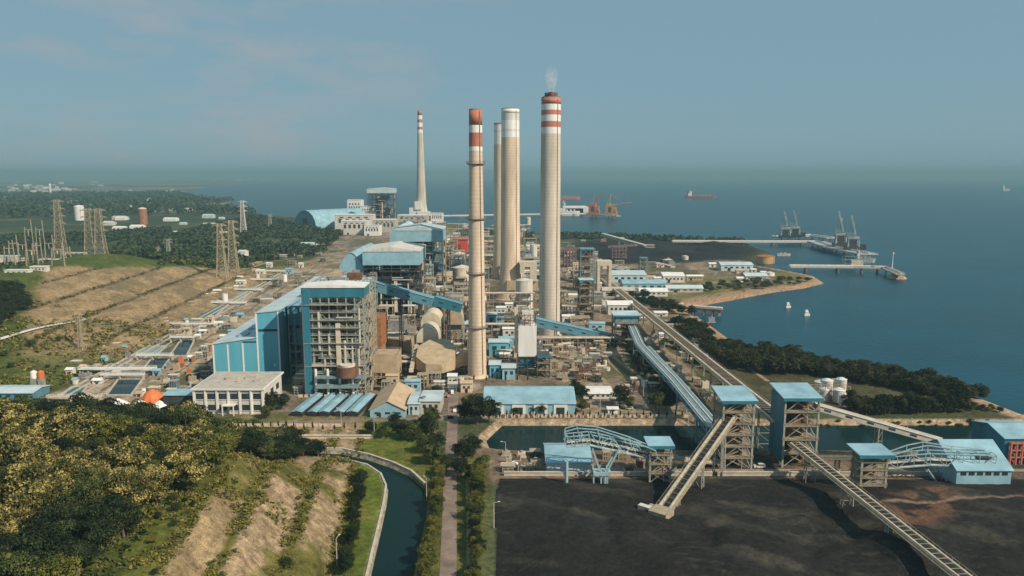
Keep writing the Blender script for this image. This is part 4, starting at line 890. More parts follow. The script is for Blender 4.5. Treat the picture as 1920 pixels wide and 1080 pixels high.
for a, b, py, wd, hh, lab in ((150, 292, 700, 5, 3.0, "longest white crossbeam over the channel"), (190, 271, 712, 3, 3.2, "white crossbeam over the dark near pool"), (257, 325, 675, 3, 3.2, "short white crossbeam in the middle of the channel"), (320, 364, 642, 3, 4, "white crossbeam on a post by the deep green pool"), (320, 408, 614, 3, 3, "white crossbeam above the stained dark gap"), (397, 462, 572, 4, 2.5, "far white crossbeam beyond the long teal pool"), (440, 492, 547, 4, 2.5, "faint far crossbeam third from the end of the channel"), (470, 520, 528, 4, 2.5, "faint far crossbeam second from the end of the channel"), (500, 545, 512, 4, 2.5, "smallest and farthest crossbeam of the channel"), (90, 190, 752, 3, 2.0, "low pale concrete end wall of the channel")):
    x0, x1, Y = span(a, b, py); t = T("crossbeam", lab, "footbridge", ((x0 + x1) / 2, Y, 0)); w = x1 - x0; t.part("deck", MB().box(0, 0, hh, w, wd, .7), "white" if py != 752 else "conc_warm"); mb = MB(); rail(mb, w, wd * .9, hh + .7, .12); t.part("handrail", mb, "white")
    for s in (-.48, -.05, .48): t.part("post", MB().box(s * w, 0, 0, .8, wd * .7, hh), "conc_pale")
def ground_ribbon(name, px, w, m, label):
    P = [GG(*p) for p in px]; D = []
    for i in range(len(P) - 1):
        for k in range(12): t_ = k / 12; x = P[i][0] * (1 - t_) + P[i + 1][0] * t_; y = P[i][1] * (1 - t_) + P[i + 1][1] * t_; D.append((x, y, gh(x, y)))
    ribbon(name, D, w, .45, m, label)
ground_ribbon("path", ((-40, 645), (0, 636), (60, 618), (92, 611), (172, 597)), 7, "white", "white gravel path cutting across the foot of the brown slope")
ground_ribbon("path", ((440, 512), (500, 492), (560, 484)), 6, "dirt", None)
for dx in (2.5, 8, 14.5): ribbon("channel_wall", [(-272 - .07 * (y - 430) + dx, y, .6 if dx < 9 else 0) for y in (428, 600, 800, 1000)], 1.0, .3, "conc_pale", None, h=1.2)
ribbon("channel_wall", [(-198 - .07 * (y - 430), y, .8) for y in (428, 600, 800, 1000)], 1.2, .3, "conc_pale", None, h=1.4)

def lattice(t, h, wb, wt, n, c, m, arms=(), armm=None, splay=.35):
    mb = MB(); lv = [h * (1 - (1 - k / n) ** 1.15) for k in range(n + 1)]; wd = lambda z: wt + (wb - wt) * max(0, 1 - z / h) ** 1.4
    for k in range(n):
        a, b = wd(lv[k]) / 2, wd(lv[k + 1]) / 2; A = [(-a, -a), (a, -a), (a, a), (-a, a)]; B = [(-b, -b), (b, -b), (b, b), (-b, b)]
        for i in range(4):
            j = (i + 1) % 4
            mb.bar((*A[i], lv[k]), (*B[i], lv[k + 1]), c); mb.bar((*A[i], lv[k]), (*B[j], lv[k + 1]), c * .55); mb.bar((*A[j], lv[k]), (*B[i], lv[k + 1]), c * .55); mb.bar((*B[i], lv[k + 1]), (*B[j], lv[k + 1]), c * .55)
    t.part("lattice_mast", mb, m)
    for z, L_ in arms:
        mb = MB(); b = wd(z) / 2
        for s in (-1, 1):
            for y in (-b, b): mb.bar((s * b, y, z), (s * L_, 0, z), c * .7); mb.bar((s * b, y, z + 2.2), (s * L_, 0, z), c * .6)
            mb.tube((s * L_, 0, z), (s * L_, 0, z - 2.4), .22, 6)
        t.part("crossarm", mb, armm or m)
def pylon(label, px, bpy, tpy, wpx, arms=4, m="steel_tan", armpx=None, group=None, c=.75):
    x, y, z = GG(px, bpy); h = zat(tpy, y) - z; sc = y / FPX; t = T("pylon", label, "pylon", (x, y, z - .5), R(8), group); w = wpx * sc
    L_ = (armpx or wpx * .7) * sc
    lattice(t, h, w, w * .42, 9, c, m, [(h * (.97 - .13 * k), L_) for k in range(arms)])
for px, b, tp, w, lab in ((172, 488, 391, 20, "tan lattice pylon on the slope crest, left of a close pair"), (191, 488, 391, 20, "tan lattice pylon on the slope crest, right of a close pair"), (417, 522, 419, 18, "left one of two tan lattice pylons above the channel"), (438, 512, 413, 18, "right one of two tan lattice pylons above the channel"), (115, 478, 374, 18, "tallest tan pylon, standing at the switchyard")):
    pylon(lab, px, b, tp, w, m="steel_tan")
pylon("thin far pale pylon before the bay", 457, 442, 376, 11, 3, "offwhite", 9, c=.8); pylon("faint slim pylon left of the blue vaulted hall", 507, 428, 402, 7, 2, "steel", 5, c=.7)
pylon("short grey pylon standing in the wood", 317, 485, 448, 9, 2, "steel", 8, c=.5); pylon("small pale pylon on the green slope above the channel", 152, 655, 592, 8, 2, "steel_tan", 6, c=.3); pylon("thin pole like pylon at the wood edge", 298, 492, 462, 4, 2, "steel", 4, c=.4)
for k, (px, b, tp) in enumerate(((57, 478, 412), (78, 478, 412), (28, 498, 440), (45, 495, 445), (72, 500, 445), (95, 498, 440), (20, 505, 450), (62, 506, 455), (110, 502, 455), (125, 500, 462))):
    x, y, z = GG(px, b); h = zat(tp, y) - z; t = T("gantry", "tan steel gantry with beam and insulators in the hillside switchyard", "switchyard gantry", (x, y, z), 0, "gantries in the hillside switchyard")
    for s in (-1, 1): t.part("post", MB().bar((s * 7, 0, 0), (s * 5.5, 0, h * (1 if s > 0 else .8)), 1.0), "steel_tan")
    t.part("beam", MB().bar((-6, 0, h * .72), (6, 0, h * .72), 1.1), "steel_tan"); t.part("insulator", MB().tube((0, 0, h * .7), (0, 0, h * .55), .4, 8), "offwhite")
for k, (px, py, w, d, h, m) in enumerate(((10, 497, 34, 12, 14, "conc_pale"), (-20, 500, 30, 14, 12, "offwhite"), (58, 497, 26, 8, 5, "offwhite"), (92, 490, 30, 8, 4, "conc_pale"), (140, 476, 40, 6, 3, "conc_pale"), (35, 512, 24, 7, 4, "white"), (75, 507, 16, 7, 5, "offwhite"), (105, 495, 18, 8, 5, "tan"))):
    x, y, z = GG(px, py); t = T("switch_house", ["pale block at the left edge of the switchyard", "aged white block cut by the left edge", "low white switch house", "long low pale switch house", "long grey fence like switch house right of the yard", "bright white low roof in front of the switchyard", "small white cube like switch house", "tan switch house below the tallest pylon"][k], "switch house", (x, y, z - 1))
    t.part("wall", MB().box(0, 0, 0, w, d, h), m); t.part("roof", MB().box(0, 0, h, w + 1, d + 1, .5), "white"); front_boxes(t, "window", "glass", 4, -w * .45, w * .45, -d / 2 - .04, h * .4, w * .08, h * .3)
for k in range(26):
    px = random.uniform(-20, 130); py = random.uniform(478, 512); x, y, z = GG(px, py); s = random.uniform(1.5, 4); t = T("transformer", "small pale electrical unit on the switchyard floor", "transformer", (x, y, z - .3), random.uniform(-.2, .2), "small electrical units in the switchyard")
    t.part("tank", MB().box(0, 0, 0, s * 1.6, s, s), random.choice(["offwhite", "conc_pale", "tan", "grey"])); t.part("bushing", MB().tube((0, 0, s), (0, 0, s * 1.7), .3, 6).tube((s * .5, 0, s), (s * .5, 0, s * 1.6), .3, 6), "rustdark")
def tank(name, label, px, bpy, tpy, wpx, m, cap=.12, band=None):
    x, y, z = GG(px, bpy); h = zat(tpy, y) - z; r = wpx / 2 * y / FPX; t = T(name, label, "tank", (x, y, z - .5)); t.part("shell", MB().lathe(0, 0, [(r, 0), (r, h * (1 - cap) )], 28, False), m, smooth=True); t.part("roof", MB().lathe(0, 0, [(r * 1.03, h * (1 - cap)), (r * .7, h * (1 - cap * .4)), (r * .1, h)], 28), band or m)
    t.part("ladder", MB().box(r * .7, -r * .75, 0, .8, .5, h * .9), "steel")
tank("storage_tank", "white cylindrical tank among the far woods", 150, 413, 384, 17, "white", .1); tank("water_tower", "tan brick water tower with a stepped foot in the far woods", 269, 421, 388, 15, "rust", .1, "conc_warm"); tank("storage_tank", "small white tower far left on the plain", 95, 366, 344, 4, "white", .1)

# ================================================================ far power plant by the bay
Yf = Yg(428); x, y, _ = G(568, 428); s = Yf / FPX; r = 33 * s
t = T("vaulted_hall", "bright blue barrel vaulted storage hall in the distance", "storage hall", (x, y + 20, 0), R(-38)); n = 20
prof = [(r * math.cos(math.pi * k / n), 1.0 * r * math.sin(math.pi * k / n) + .1) for k in range(n + 1)]
t.part("vault", MB().extr_y(prof + [(x_ * .97, z_ * .97) for x_, z_ in prof[::-1]], 0, 170), "blue_roof", smooth=False); t.part("gable_end", MB().extr_y([(x_ * .96, z_ * .96) for x_, z_ in prof], 1, 3), "blue_belt"); t.part("gate", MB().box(0, .2, 0, r * .34, 1.2, r * .55), "dark"); t.part("gate_canopy", MB().box(0, -2, 0, r * .4, 6, r * .12), "white")
for pl, pr, b, tp, D, m, lab in ((628, 700, 430, 403, 60, "offwhite", "long white lower block of the distant plant"), (652, 678, 418, 375, 40, "white", "tall white bunker tower of the distant plant"), (677, 697, 420, 387, 40, "white", "shorter white tower beside the distant boiler frame"), (683, 712, 442, 423, 30, "white", "small bright white cube in front of the distant plant"), (640, 690, 440, 414, 30, "offwhite", "stepped white annex of the distant plant"), (700, 742, 436, 412, 40, "conc_pale", "pale wing right of the small white cube"), (808, 830, 418, 400, 30, "white", "white box house beside the slender far chimney"), (745, 800, 416, 404, 60, "conc_pale", "low grey block at the foot of the slender far chimney")):
    t, w, h = shed("plant_block", lab, "plant building", pl, pr, b, tp, D, 1.0, m, "white" if m != "white" else "offwhite", 'x', 5, doors=1)
    front_boxes(t, "window", "glass", 4, -w * .42, w * .42, -D / 2 - .05, h * .78, w * .1, h * .08)
boiler("distant dark framed boiler house with white corner and pale blue cap", 690, 738, 428, 352, 60, 362, "blue_pale", "blue_pale", 21, 4, 7, "steel_dark", 3, "steel_blue")
x0, x1, Y = span(684, 700, 426); t = T("lift_tower", "slim white corner tower of the distant boiler house", "lift tower", (x1, Y - 6, 0)); t.part("shaft", MB().box(0, 0, 0, 4.5, 6, zat(360, Y)), "white"); t.part("cap", MB().box(0, 0, zat(360, Y), 6, 8, 2), "offwhite")
for pl, pr, b, tp, m, lab in ((563, 588, 466, 457, "blue_pale", "small blue roofed house at the wood edge"), (592, 606, 468, 460, "tan", "small tan house at the wood edge"), (447, 460, 488, 472, "white", "white hut with dark shaded side above the channel")):
    shed("far_house", lab, "house", pl, pr, b, tp, 16, 2, m, "blue_pale" if m == "blue_pale" else "offwhite", 'x', 2)
# scatter of far villages and sheds on the plain
vr = random.Random(11); proto = {}
for k in range(105):
    reg = vr.random()
    if reg < .35: px, py = vr.gauss(65, 28), vr.gauss(353, 4)
    elif reg < .55: px, py = vr.uniform(0, 330), vr.uniform(340, 384)
    elif reg < .75: px, py = vr.uniform(380, 540), vr.uniform(331.5, 339)
    else: px, py = vr.uniform(200, 420), vr.uniform(383, 445)
    x, y, _ = G(px, py)
    if float(sd(COAST, np.array([[x]]), np.array([[y]]))[0, 0]) > -25: continue
    w = vr.uniform(10, 26) * (1 + y / 5500); d = w * .7; h = vr.uniform(4, 8) * (1 + y / 9000); m = vr.choice(["white", "offwhite", "offwhite", "conc_pale", "blue_pale", "tan"])
    key = (m,)
    mb = MB(); mb.extr_x([(-d / 2, 0), (d / 2, 0), (d / 2, h), (0, h * 1.35), (-d / 2, h)], -w / 2, w / 2)
    single("far_building", mb, m, "tiny pale gabled building scattered over the hazy left hand plain", "building", (x, y, 0), "tiny buildings scattered over the far plain", world=False)

# ================================================================ harbour: jetties, cranes, ships
def jetty(label, pts, w, z=5, m="conc_pale", step=45, cat="jetty"):
    p0 = pts[0]; t = T("jetty", label, cat, (p0[0], p0[1], 0)); P = [Vector((p[0] - p0[0], p[1] - p0[1], z)) for p in pts]
    for i in range(len(P) - 1):
        a, b = P[i], P[i + 1]; d = (b - a).normalized(); r = Vector((-d.y, d.x, 0)); t.part("deck", MB().bar(a, b, w, 1.6), m); mb = MB()
        for s in (-1, 1): mb.bar(a + r * s * w * .48 + Vector((0, 0, 1.6)), b + r * s * w * .48 + Vector((0, 0, 1.6)), .5)
        t.part("rail", mb, "offwhite"); t.part("pipe", MB().tube(a + Vector((0, 0, 2.2)), b + Vector((0, 0, 2.2)), 1.1, 8), "offwhite")
        n = max(2, int((b - a).length / step))
        for k in range(n):
            c = a.lerp(b, (k + .5) / n); mb = MB()
            for s in (-1, 1): mb.tube(c + r * s * w * .35 - Vector((0, 0, z + 6)), c + r * s * w * .35 - Vector((0, 0, .8)), 1.0, 8)
            t.part("pile", mb, "dark_conc")
    return t
jetty("outer coal jetty running out to the grey ship unloaders", [G(1260, 458)[:2], G(1420, 459)[:2], G(1530, 459)[:2]], 14)
jetty("angled unloading quay carrying the rows of grey cranes", [G(1530, 459)[:2], G(1562, 470)[:2], G(1628, 484)[:2]], 32, 6, "ship_grey", 30, "quay")
jetty("inner straight jetty with a kinked rubble end", [G(1480, 507)[:2], G(1600, 508)[:2], G(1660, 510)[:2], G(1688, 522)[:2]], 11)
jetty("far thin jetty line leading to the orange unloaders", [G(830, 409)[:2], G(1000, 406)[:2], G(1100, 405)[:2], G(1160, 409)[:2]], 20, 6, "conc_pale", 120)
jetty("small curved landing stage in the sheltered bay", [G(1290, 583)[:2], G(1330, 586)[:2], G(1354, 588)[:2]], 7, 3, "rustdark", 20, "landing stage")
jetty("second quay under the rear pair of grey cranes", [G(1455, 450)[:2], G(1520, 447)[:2], G(1560, 452)[:2]], 26, 6, "ship_grey", 40, "quay")
def crane(label, px, py, H, m, boom=1, L_=34, group=None, ang=62):
    x, y, _ = G(px, py); t = T("ship_unloader", label, "crane", (x, y, 6), R(-18), group); mb = MB(); k = H * .42
    for sx_ in (-1, 1):
        for sy_ in (-1, 1): t.part("leg", MB().bar((sx_ * 9, sy_ * 8, 0), (sx_ * 7, sy_ * 7, k), 2.0), m)
    for s in (-1, 1): mb.bar((-9, s * 8, k * .5), (9, s * 8, k * .5), 1.4); mb.bar((-9, s * 8, 0), (7, s * 7, k), .9)
    t.part("portal", mb.box(0, 0, k, 18, 17, 3), m); t.part("machine_house", MB().box(-5, 0, k + 3, 13, 11, 7), "steel_blue" if m == "ship_grey" else m); t.part("lower_deck", MB().box(0, 0, 1, 26, 20, k * .28).box(14, 3, 1, 12, 12, k * .5), "steel_dark" if m == "ship_grey" else m)
    if m != "ship_grey": t.part("tower_block", MB().box(-2, 0, k * .3, 22, 18, H * .42).box(6, 0, k * .5, 24, 16, H * .22), m)
    t.part("boom", MB().bar((3, -2, k + 6), (3 + L_ * math.cos(R(ang)), -2, k + 6 + L_ * math.sin(R(ang))), 2.4, 2.8).bar((3, 2, k + 6), (3 + L_ * math.cos(R(ang)), 2, k + 6 + L_ * math.sin(R(ang))), 2.4, 2.8), m)
    t.part("mast", MB().bar((-2, 0, k + 3), (0, 0, H), 2.2).bar((0, 0, H), (3 + L_ * .7 * math.cos(R(ang)), 0, k + 6 + L_ * .7 * math.sin(R(ang))), .7).bar((0, 0, H), (-12, 0, k + 8), .8), m); t.part("hopper", MB().prism([(-5, -9), (5, -9), (5, -3), (-5, -3)], k * .4, k), "steel_dark")
for px, py, H, lab in ((1472, 452, 42, "rear grey ship unloader, left of two on the outer quay"), (1490, 450, 42, "rear grey ship unloader, right of two on the outer quay"), (1575, 470, 50, "taller grey ship unloader with raised boom on the angled quay"), (1598, 476, 46, "nearest grey ship unloader on the angled quay")):
    crane(lab, px, py, H, "ship_grey", 1, H * .72, None, 104)
crane("pinkish distant ship unloader at the end of the far jetty", 1112, 407, 64, "redp", 1, 40, None, 50); crane("orange distant ship unloader with horizontal boom on the far jetty", 1144, 409, 66, "crane_orange", 1, 60, None, 8)
def ship(name, label, px, py, Lpx, wfac, m, hull_h, house=True, deckm="steel_tan", rz=0, cat="ship", rows=0, z=-2.6):
    x, y, _ = G(px, py, z); L_ = Lpx * y / FPX; w = L_ * wfac; t = T(name, label, cat, (x, y, z), rz)
    o = [(-L_ / 2, -w / 2), (L_ * .36, -w / 2), (L_ / 2, 0), (L_ * .36, w / 2), (-L_ / 2, w / 2)]
    lo = [(x_ * .96, y_ * .8) for x_, y_ in o]; mb = MB().quadset([(a, b, -1) for a, b in lo] + [(a, b, hull_h) for a, b in o], [(0, 1, 2, 3, 4)[::-1], (5, 6, 7, 8, 9)] + [(i, (i + 1) % 5, 5 + (i + 1) % 5, 5 + i) for i in range(5)]); t.part("hull", mb, m)
    mb = MB()
    for i in range(5): mb.bar((*o[i], hull_h + .6 * L_ / 60), (*o[(i + 1) % 5], hull_h + .6 * L_ / 60), L_ * .008 + .1)
    t.part("bulwark", mb, m)
    if cat == "boat":
        t.part("cabin", MB().box(-L_ * .08, 0, hull_h, L_ * .62, w * .8, 2.2).box(-L_ * .12, 0, hull_h + 2.2, L_ * .4, w * .7, 1.6), "white"); t.part("window", MB().box(-L_ * .08, 0, hull_h + .9, L_ * .63, w * .82, .6), "glass")
    elif house:
        t.part("deckhouse", MB().box(-L_ * .36, 0, hull_h, L_ * .12, w * .8, hull_h * 1.4).box(-L_ * .34, 0, hull_h * 2.4, L_ * .07, w * .9, hull_h * .6), "white"); t.part("funnel", MB().box(-L_ * .42, 0, hull_h, L_ * .03, w * .3, hull_h * 2.6), m); t.part("mast", MB().bar((-L_ * .33, 0, hull_h * 2.9), (-L_ * .33, 0, hull_h * 3.5), L_ * .006 + .06), "white")
    for k in range(rows):
        t.part("hatch", MB().box(-L_ * .2 + L_ * .6 * k / max(1, rows), 0, hull_h, L_ * .08, w * .6, hull_h * .4), deckm)
ship("cargo_ship", "hazy pinkish cargo ship anchored in mid sea", 1314, 372, 58, .15, "ship_red", 13, True, "steel_tan", 0, "ship", 5); ship("cargo_ship", "small distant ship at the far right of the sea", 1886, 358, 20, .16, "ship_grey", 16, True, "steel_tan", R(20), "ship", 4); ship("cargo_ship", "long low red hulled ship half behind the smoking chimney", 1066, 374, 44, .14, "redp", 14, False, "steel_tan", 0, "ship", 5)
ship("barge", "white topped vessel moored along the far jetty", 1070, 404, 34, .2, "white", 14, True, "white", 0, "ship", 3)
ship("motor_boat", "small white boat in the sheltered bay, left one of two", 1478, 577, 11, .45, "white", 1.7, True, "white", R(10), "boat"); ship("motor_boat", "small white boat in the sheltered bay, nearer one of two", 1513, 592, 12, .48, "white", 1.8, True, "white", R(5), "boat")
ship("barge", "pale flat barge lying in the inner harbour", 1469, 480, 26, .2, "conc_pale", 4, False, "offwhite", 0, "barge", 2); ship("barge", "long olive barge moored at the outer end of the unloading quay", 1622, 492, 36, .22, "ship_grey", 6, True, "tan", R(-10), "barge", 3)
x, y, _ = G(1672, 512); t = T("beacon", "slender white beacon mast on the inner jetty", "beacon", (x, y, 5)); t.part("mast", MB().lathe(0, 0, [(.7, 0), (.35, 20)], 10), "white"); t.part("lantern", MB().lathe(0, 0, [(1.2, 20), (1.2, 22), (.2, 23)], 10), "offwhite")
x, y, _ = G(1604, 506); t = T("pump_station", "pale pump station standing on the inner jetty", "pump station", (x, y, 5)); t.part("house", MB().box(0, 0, 0, 16, 9, 9), "conc_pale"); t.part("frame", frame_mb(34, 8, 14, 4, 1, 3, .6), "steel_blue")
single("rubble_mound", MB().lathe(0, 0, [(15, -4), (10, 2.0), (5, 3.5), (1, 4)], 9), "stone", "rubble mound at the kinked end of the inner jetty", "rubble mound", (*G(1682, 518)[:2], -2), world=False)
for i in range(4):
    x, y, _ = G(1060 + i * 11, 401); single("mooring_building", MB().box(0, 0, 0, 40, 20, 14 + 5 * (i % 2)).box(0, 0, 14, 20, 14, 8), "white", "small white building on the far jetty left of the orange unloaders", "building", (x, y, 5), "white buildings on the far jetty", world=False)

# ---- workshops right of the long conveyor
for pl, pr, b, tp, D, m, rm, lab in ((1146, 1212, 530, 516, 46, "blue_pale", "blue_pale", "long bleached blue workshop right behind the conveyor head"), (1168, 1248, 545, 532, 26, "blue_wall", "blue_roof", "wide blue roofed workshop in front of the bleached one"), (1244, 1284, 530, 518, 30, "offwhite", "white", "white gabled store with steep bright roof"), (1200, 1252, 556, 547, 16, "offwhite", "white", "low white roofed store before the blue workshop"), (1130, 1190, 556, 545, 14, "offwhite", "conc_pale", "pale low office beside the conveyor"), (1250, 1318, 548, 541, 14, "conc_pale", "blue_pale", "grey roofed open depot near the beach"), (1352, 1412, 508, 497, 24, "blue_pale", "blue_pale", "grey blue roofed warehouse before the far coal stock"), (1398, 1440, 526, 518, 22, "conc_pale", "blue_pale", "low pale green roofed store by the orange tank"), (1330, 1354, 500, 495, 10, "white", "white", "tiny white house at the far coal stock"), (1288, 1318, 526, 518, 5, "tan", "white", "small tan house on the green field"), (1382, 1394, 529, 522, 8, "white", "white", "small white cube house on the headland"), (1140, 1186, 590, 572, 14, "offwhite", "white", "white sloped roof hall left of the conveyor"), (1150, 1170, 612, 592, 12, "white", "white", "bright white tank house beside the drive tower")):
    shed("workshop", lab, "building", pl, pr, b, tp, D, 3 if D > 12 else 1.5, m, rm, 'x', 5)
tank("storage_tank", "orange rusty tank on the headland", 1434, 500, 477, 34, "crane_orange", .1, "rust")
x0, x1, Y = span(1123, 1140, 548); t = T("portal_house", "cream portal house swallowing the head of the long conveyor", "portal", ((x0 + x1) / 2, Y + 2, 0)); w = x1 - x0; h = zat(497, Y)
for s in (-1, 1): t.part("side_wall", MB().box(s * w * .62, 0, 0, w * .3, 16, h), "cream")
t.part("lintel", MB().box(0, 0, h, w * 1.6, 16.4, 5), "cream")
tower("tall dark grey steel tower left of the conveyor portal", 1088, 1114, 560, 468, 18, "steel_blue", 7, slope=.1, bodym="steel_blue", over=.4, seed=14); tower("lower dark tower with blue floors beside the tall grey tower", 1086, 1112, 600, 526, 14, "blue_pale", 5, slope=.1, bodym="steel_dark", over=.4, seed=15)
tower("small grey tower by the far coal stock", 1200, 1214, 508, 484, 10, "steel_blue", 3, slope=.1, bodym="steel_blue", over=.3, seed=16)
x0, x1, Y = span(1120, 1132, 478); conveyor("far overhead conveyor crossing the distant coal stock", [(W(1130, 440, 1400)), W(1210, 462, 1300)], 8, 5, 'gallery', "conc_pale", "steel", 60)
conveyor("low far conveyor line leading from the small grey tower to the workshops", [W(1212, 490, 1150), W(1262, 502, 1050)], 7, 4, 'gallery', "conc_pale", "steel", 50)
conveyor("pale overhead conveyor over the bleached workshop", [W(1112, 492, 960), W(1180, 506, 960)], 6, 4, 'gallery', "conc_pale", "steel", 50)
for px, py, tp, w in ((1160, 488, 452, 26), (1068, 500, 455, 22)):
    Y = Yg(py); x = G(px, py)[0]; h = zat(tp, Y); t = T("stacker_reclaimer", "maroon grey stacker frame at the %s of the far coal stock" % ("middle" if px > 1100 else "left end"), "stacker", (x, Y, 0)); ww = w * Y / FPX
    t.part("frame", frame_mb(ww, 14, h * .7, 4, 2, 4, 1.1, True, px), "purple_steel"); t.part("boom", MB().bar((-ww * .8, 0, h * .7), (ww * 1.2, 0, h * .78), 3, 3), "purple_steel"); t.part("mast", MB().bar((0, 0, h * .6), (0, 0, h), 2), "purple_steel")
x0, x1, Y = span(848, 876, 478); h = zat(449, Y); t = T("scarlet_hall", "scarlet clad plant hall left of the nearest chimney", "plant building", ((x0 + x1) / 2, Y + 14, 0)); t.part("wall", MB().box(0, 0, 0, x1 - x0, 28, h), "scarlet"); t.part("roof", MB().box(0, 0, h, x1 - x0 + 3, 31, 1), "redp"); t.part("opening", MB().box(-2, -14.1, h * .3, 8, .6, h * .4), "rustdark"); t.part("side_wing", MB().box(-(x1 - x0) * .85, 0, 0, (x1 - x0) * .7, 24, h * .7), "rustdark")
# water treatment tanks by the mangrove
for k, (px, py, r, h) in enumerate(((1538, 738, 3.6, 7.5), (1550, 740, 3.2, 9), (1564, 738, 3.8, 8), (1576, 741, 3.0, 10), (1545, 748, 3.0, 6), (1572, 752, 3.4, 7), (1583, 760, 3, 6))):
    x, y, _ = G(px, py); t = T("storage_tank", "pale upright tank in the cluster beside the mangrove trees", "tank", (x, y, 0), 0, "pale tanks clustered beside the mangrove"); t.part("shell", MB().lathe(0, 0, [(r, 0), (r, h)], 18, False), "offwhite", smooth=True); t.part("roof", MB().lathe(0, 0, [(r * 1.05, h), (r * .2, h + 1)], 18), "white")
    mb = MB(); rail(mb, r * 1.3, r * 1.3, h * .95); t.part("handrail", mb, "steel")
x, y, _ = G(1560, 752); t = T("pipe_rack", "dense steel pipe frame around the pale tank cluster", "pipe rack", (x, y + 4, 0)); t.part("frame", frame_mb(22, 5, 8, 6, 1, 3, .3), "steel_tan")

# ================================================================ plant clutter
bpy.context.view_layer.update()
FP = []
for o in COL.objects:
    if o.parent is None and o.get("category") and not o.get("kind") and o["category"] not in ("conveyor", "jetty", "smoke", "quay"):
        pts = []
        for c in ([o] if o.type == 'MESH' else o.children):
            if c.type == 'MESH': pts += [c.matrix_world @ Vector(v) for v in c.bound_box]
        if pts: FP.append((min(p.x for p in pts), max(p.x for p in pts), min(p.y for p in pts), max(p.y for p in pts)))
def free(x, y, w, d, g=1.0):
    for a, b, c, e in FP:
        if x + w / 2 + g > a and x - w / 2 - g < b and y + d / 2 + g > c and y - d / 2 - g < e: return False
    return abs(x + 19 - 0 * y) > 4 + w / 2
def c_rack(l, g, x, y, w, d, h, rr):
    t = T("pipe_rack", l, "pipe rack", (x, y, 0), 0, g); t.part("frame", frame_mb(w, d, h, max(2, int(w / 4)), 1, 3, .35, True, rr.randrange(99)), rr.choice(["steel_tan", "steel", "steel_blue"]))
    mb = MB()
    for k in range(5): mb.tube((-w / 2 - 1, -d * .4 + d * .2 * k, h * (.67 if k % 2 else 1) + .4), (w / 2 + 1, -d * .4 + d * .2 * k, h * (.67 if k % 2 else 1) + .4), .32, 8)
    t.part("pipe", mb, rr.choice(["offwhite", "cream", "tan", "conc_pale"]))
def c_shed(l, g, x, y, w, d, h, rr, wm, rm):
    t = T("plant_shed", l, "shed", (x, y, 0), 0, g); t.part("wall", gwalls(w, d, h, h + 1), wm); t.part("roof", gable(w, d, h, h + 1, 'x', .5), rm); front_boxes(t, "window", "glass", 2, -w * .4, w * .4, -d / 2 - .03, h * .45, w * .2, h * .25); t.part("door", MB().box(0, -d / 2 - .06, .05, 1.6, .2, min(2.6, h * .6)), "dark")
def c_tank(l, g, x, y, w, d, h, rr):
    r = w / 2; t = T("storage_tank", l, "tank", (x, y, 0), 0, g); t.part("shell", MB().lathe(0, 0, [(r, 0), (r, h)], 20, False), rr.choice(["white", "offwhite", "cream"]), smooth=True); t.part("roof", MB().lathe(0, 0, [(r * 1.03, h), (r * .15, h + r * .25)], 20), "offwhite"); mb = MB(); rail(mb, r * 1.35, r * 1.35, h); t.part("handrail", mb, "steel")
def c_frame(l, g, x, y, w, d, h, rr):
    t = T("process_frame", l, "steel structure", (x, y, 0), 0, g); t.part("frame", frame_mb(w, d, h, 3, 2, max(2, int(h / 4)), .45, True, rr.randrange(99)), rr.choice(["steel", "steel_dark", "steel_tan", "steel_blue"]))
    t.part("vessel", MB().box(0, 0, h * .2, w * .6, d * .6, h * .35), rr.choice(["rust", "tan", "grey", "offwhite", "rustdark"])); t.part("vessel", MB().tube((-w * .35, 0, h * .7), (w * .35, 0, h * .7), d * .22), rr.choice(["offwhite", "cream", "grey"])); t.part("deck", MB().box(0, 0, h, w + .6, d + .6, .3), "steel_tan")
def c_units(l, g, x, y, w, d, h, rr):
    t = T("equipment_unit", l, "plant unit", (x, y, 0), 0, g); h = min(h, 4); t.part("body", MB().box(0, 0, .3, w * .8, d * .8, h), rr.choice(["orange", "rust", "orange", "tan"] if "orange" in l else ["rustdark", "tan", "steel_tan", "cream", "grey", "rustdark"] if "yard" in l else ["tan", "cream", "offwhite", "rust", "grey", "conc_pale"])); t.part("base", MB().box(0, 0, 0, w, d, .3), "conc_pale"); t.part("vent", MB().lathe(0, 0, [(w * .15, h), (w * .15, h + 1.2)], 10), "grey")
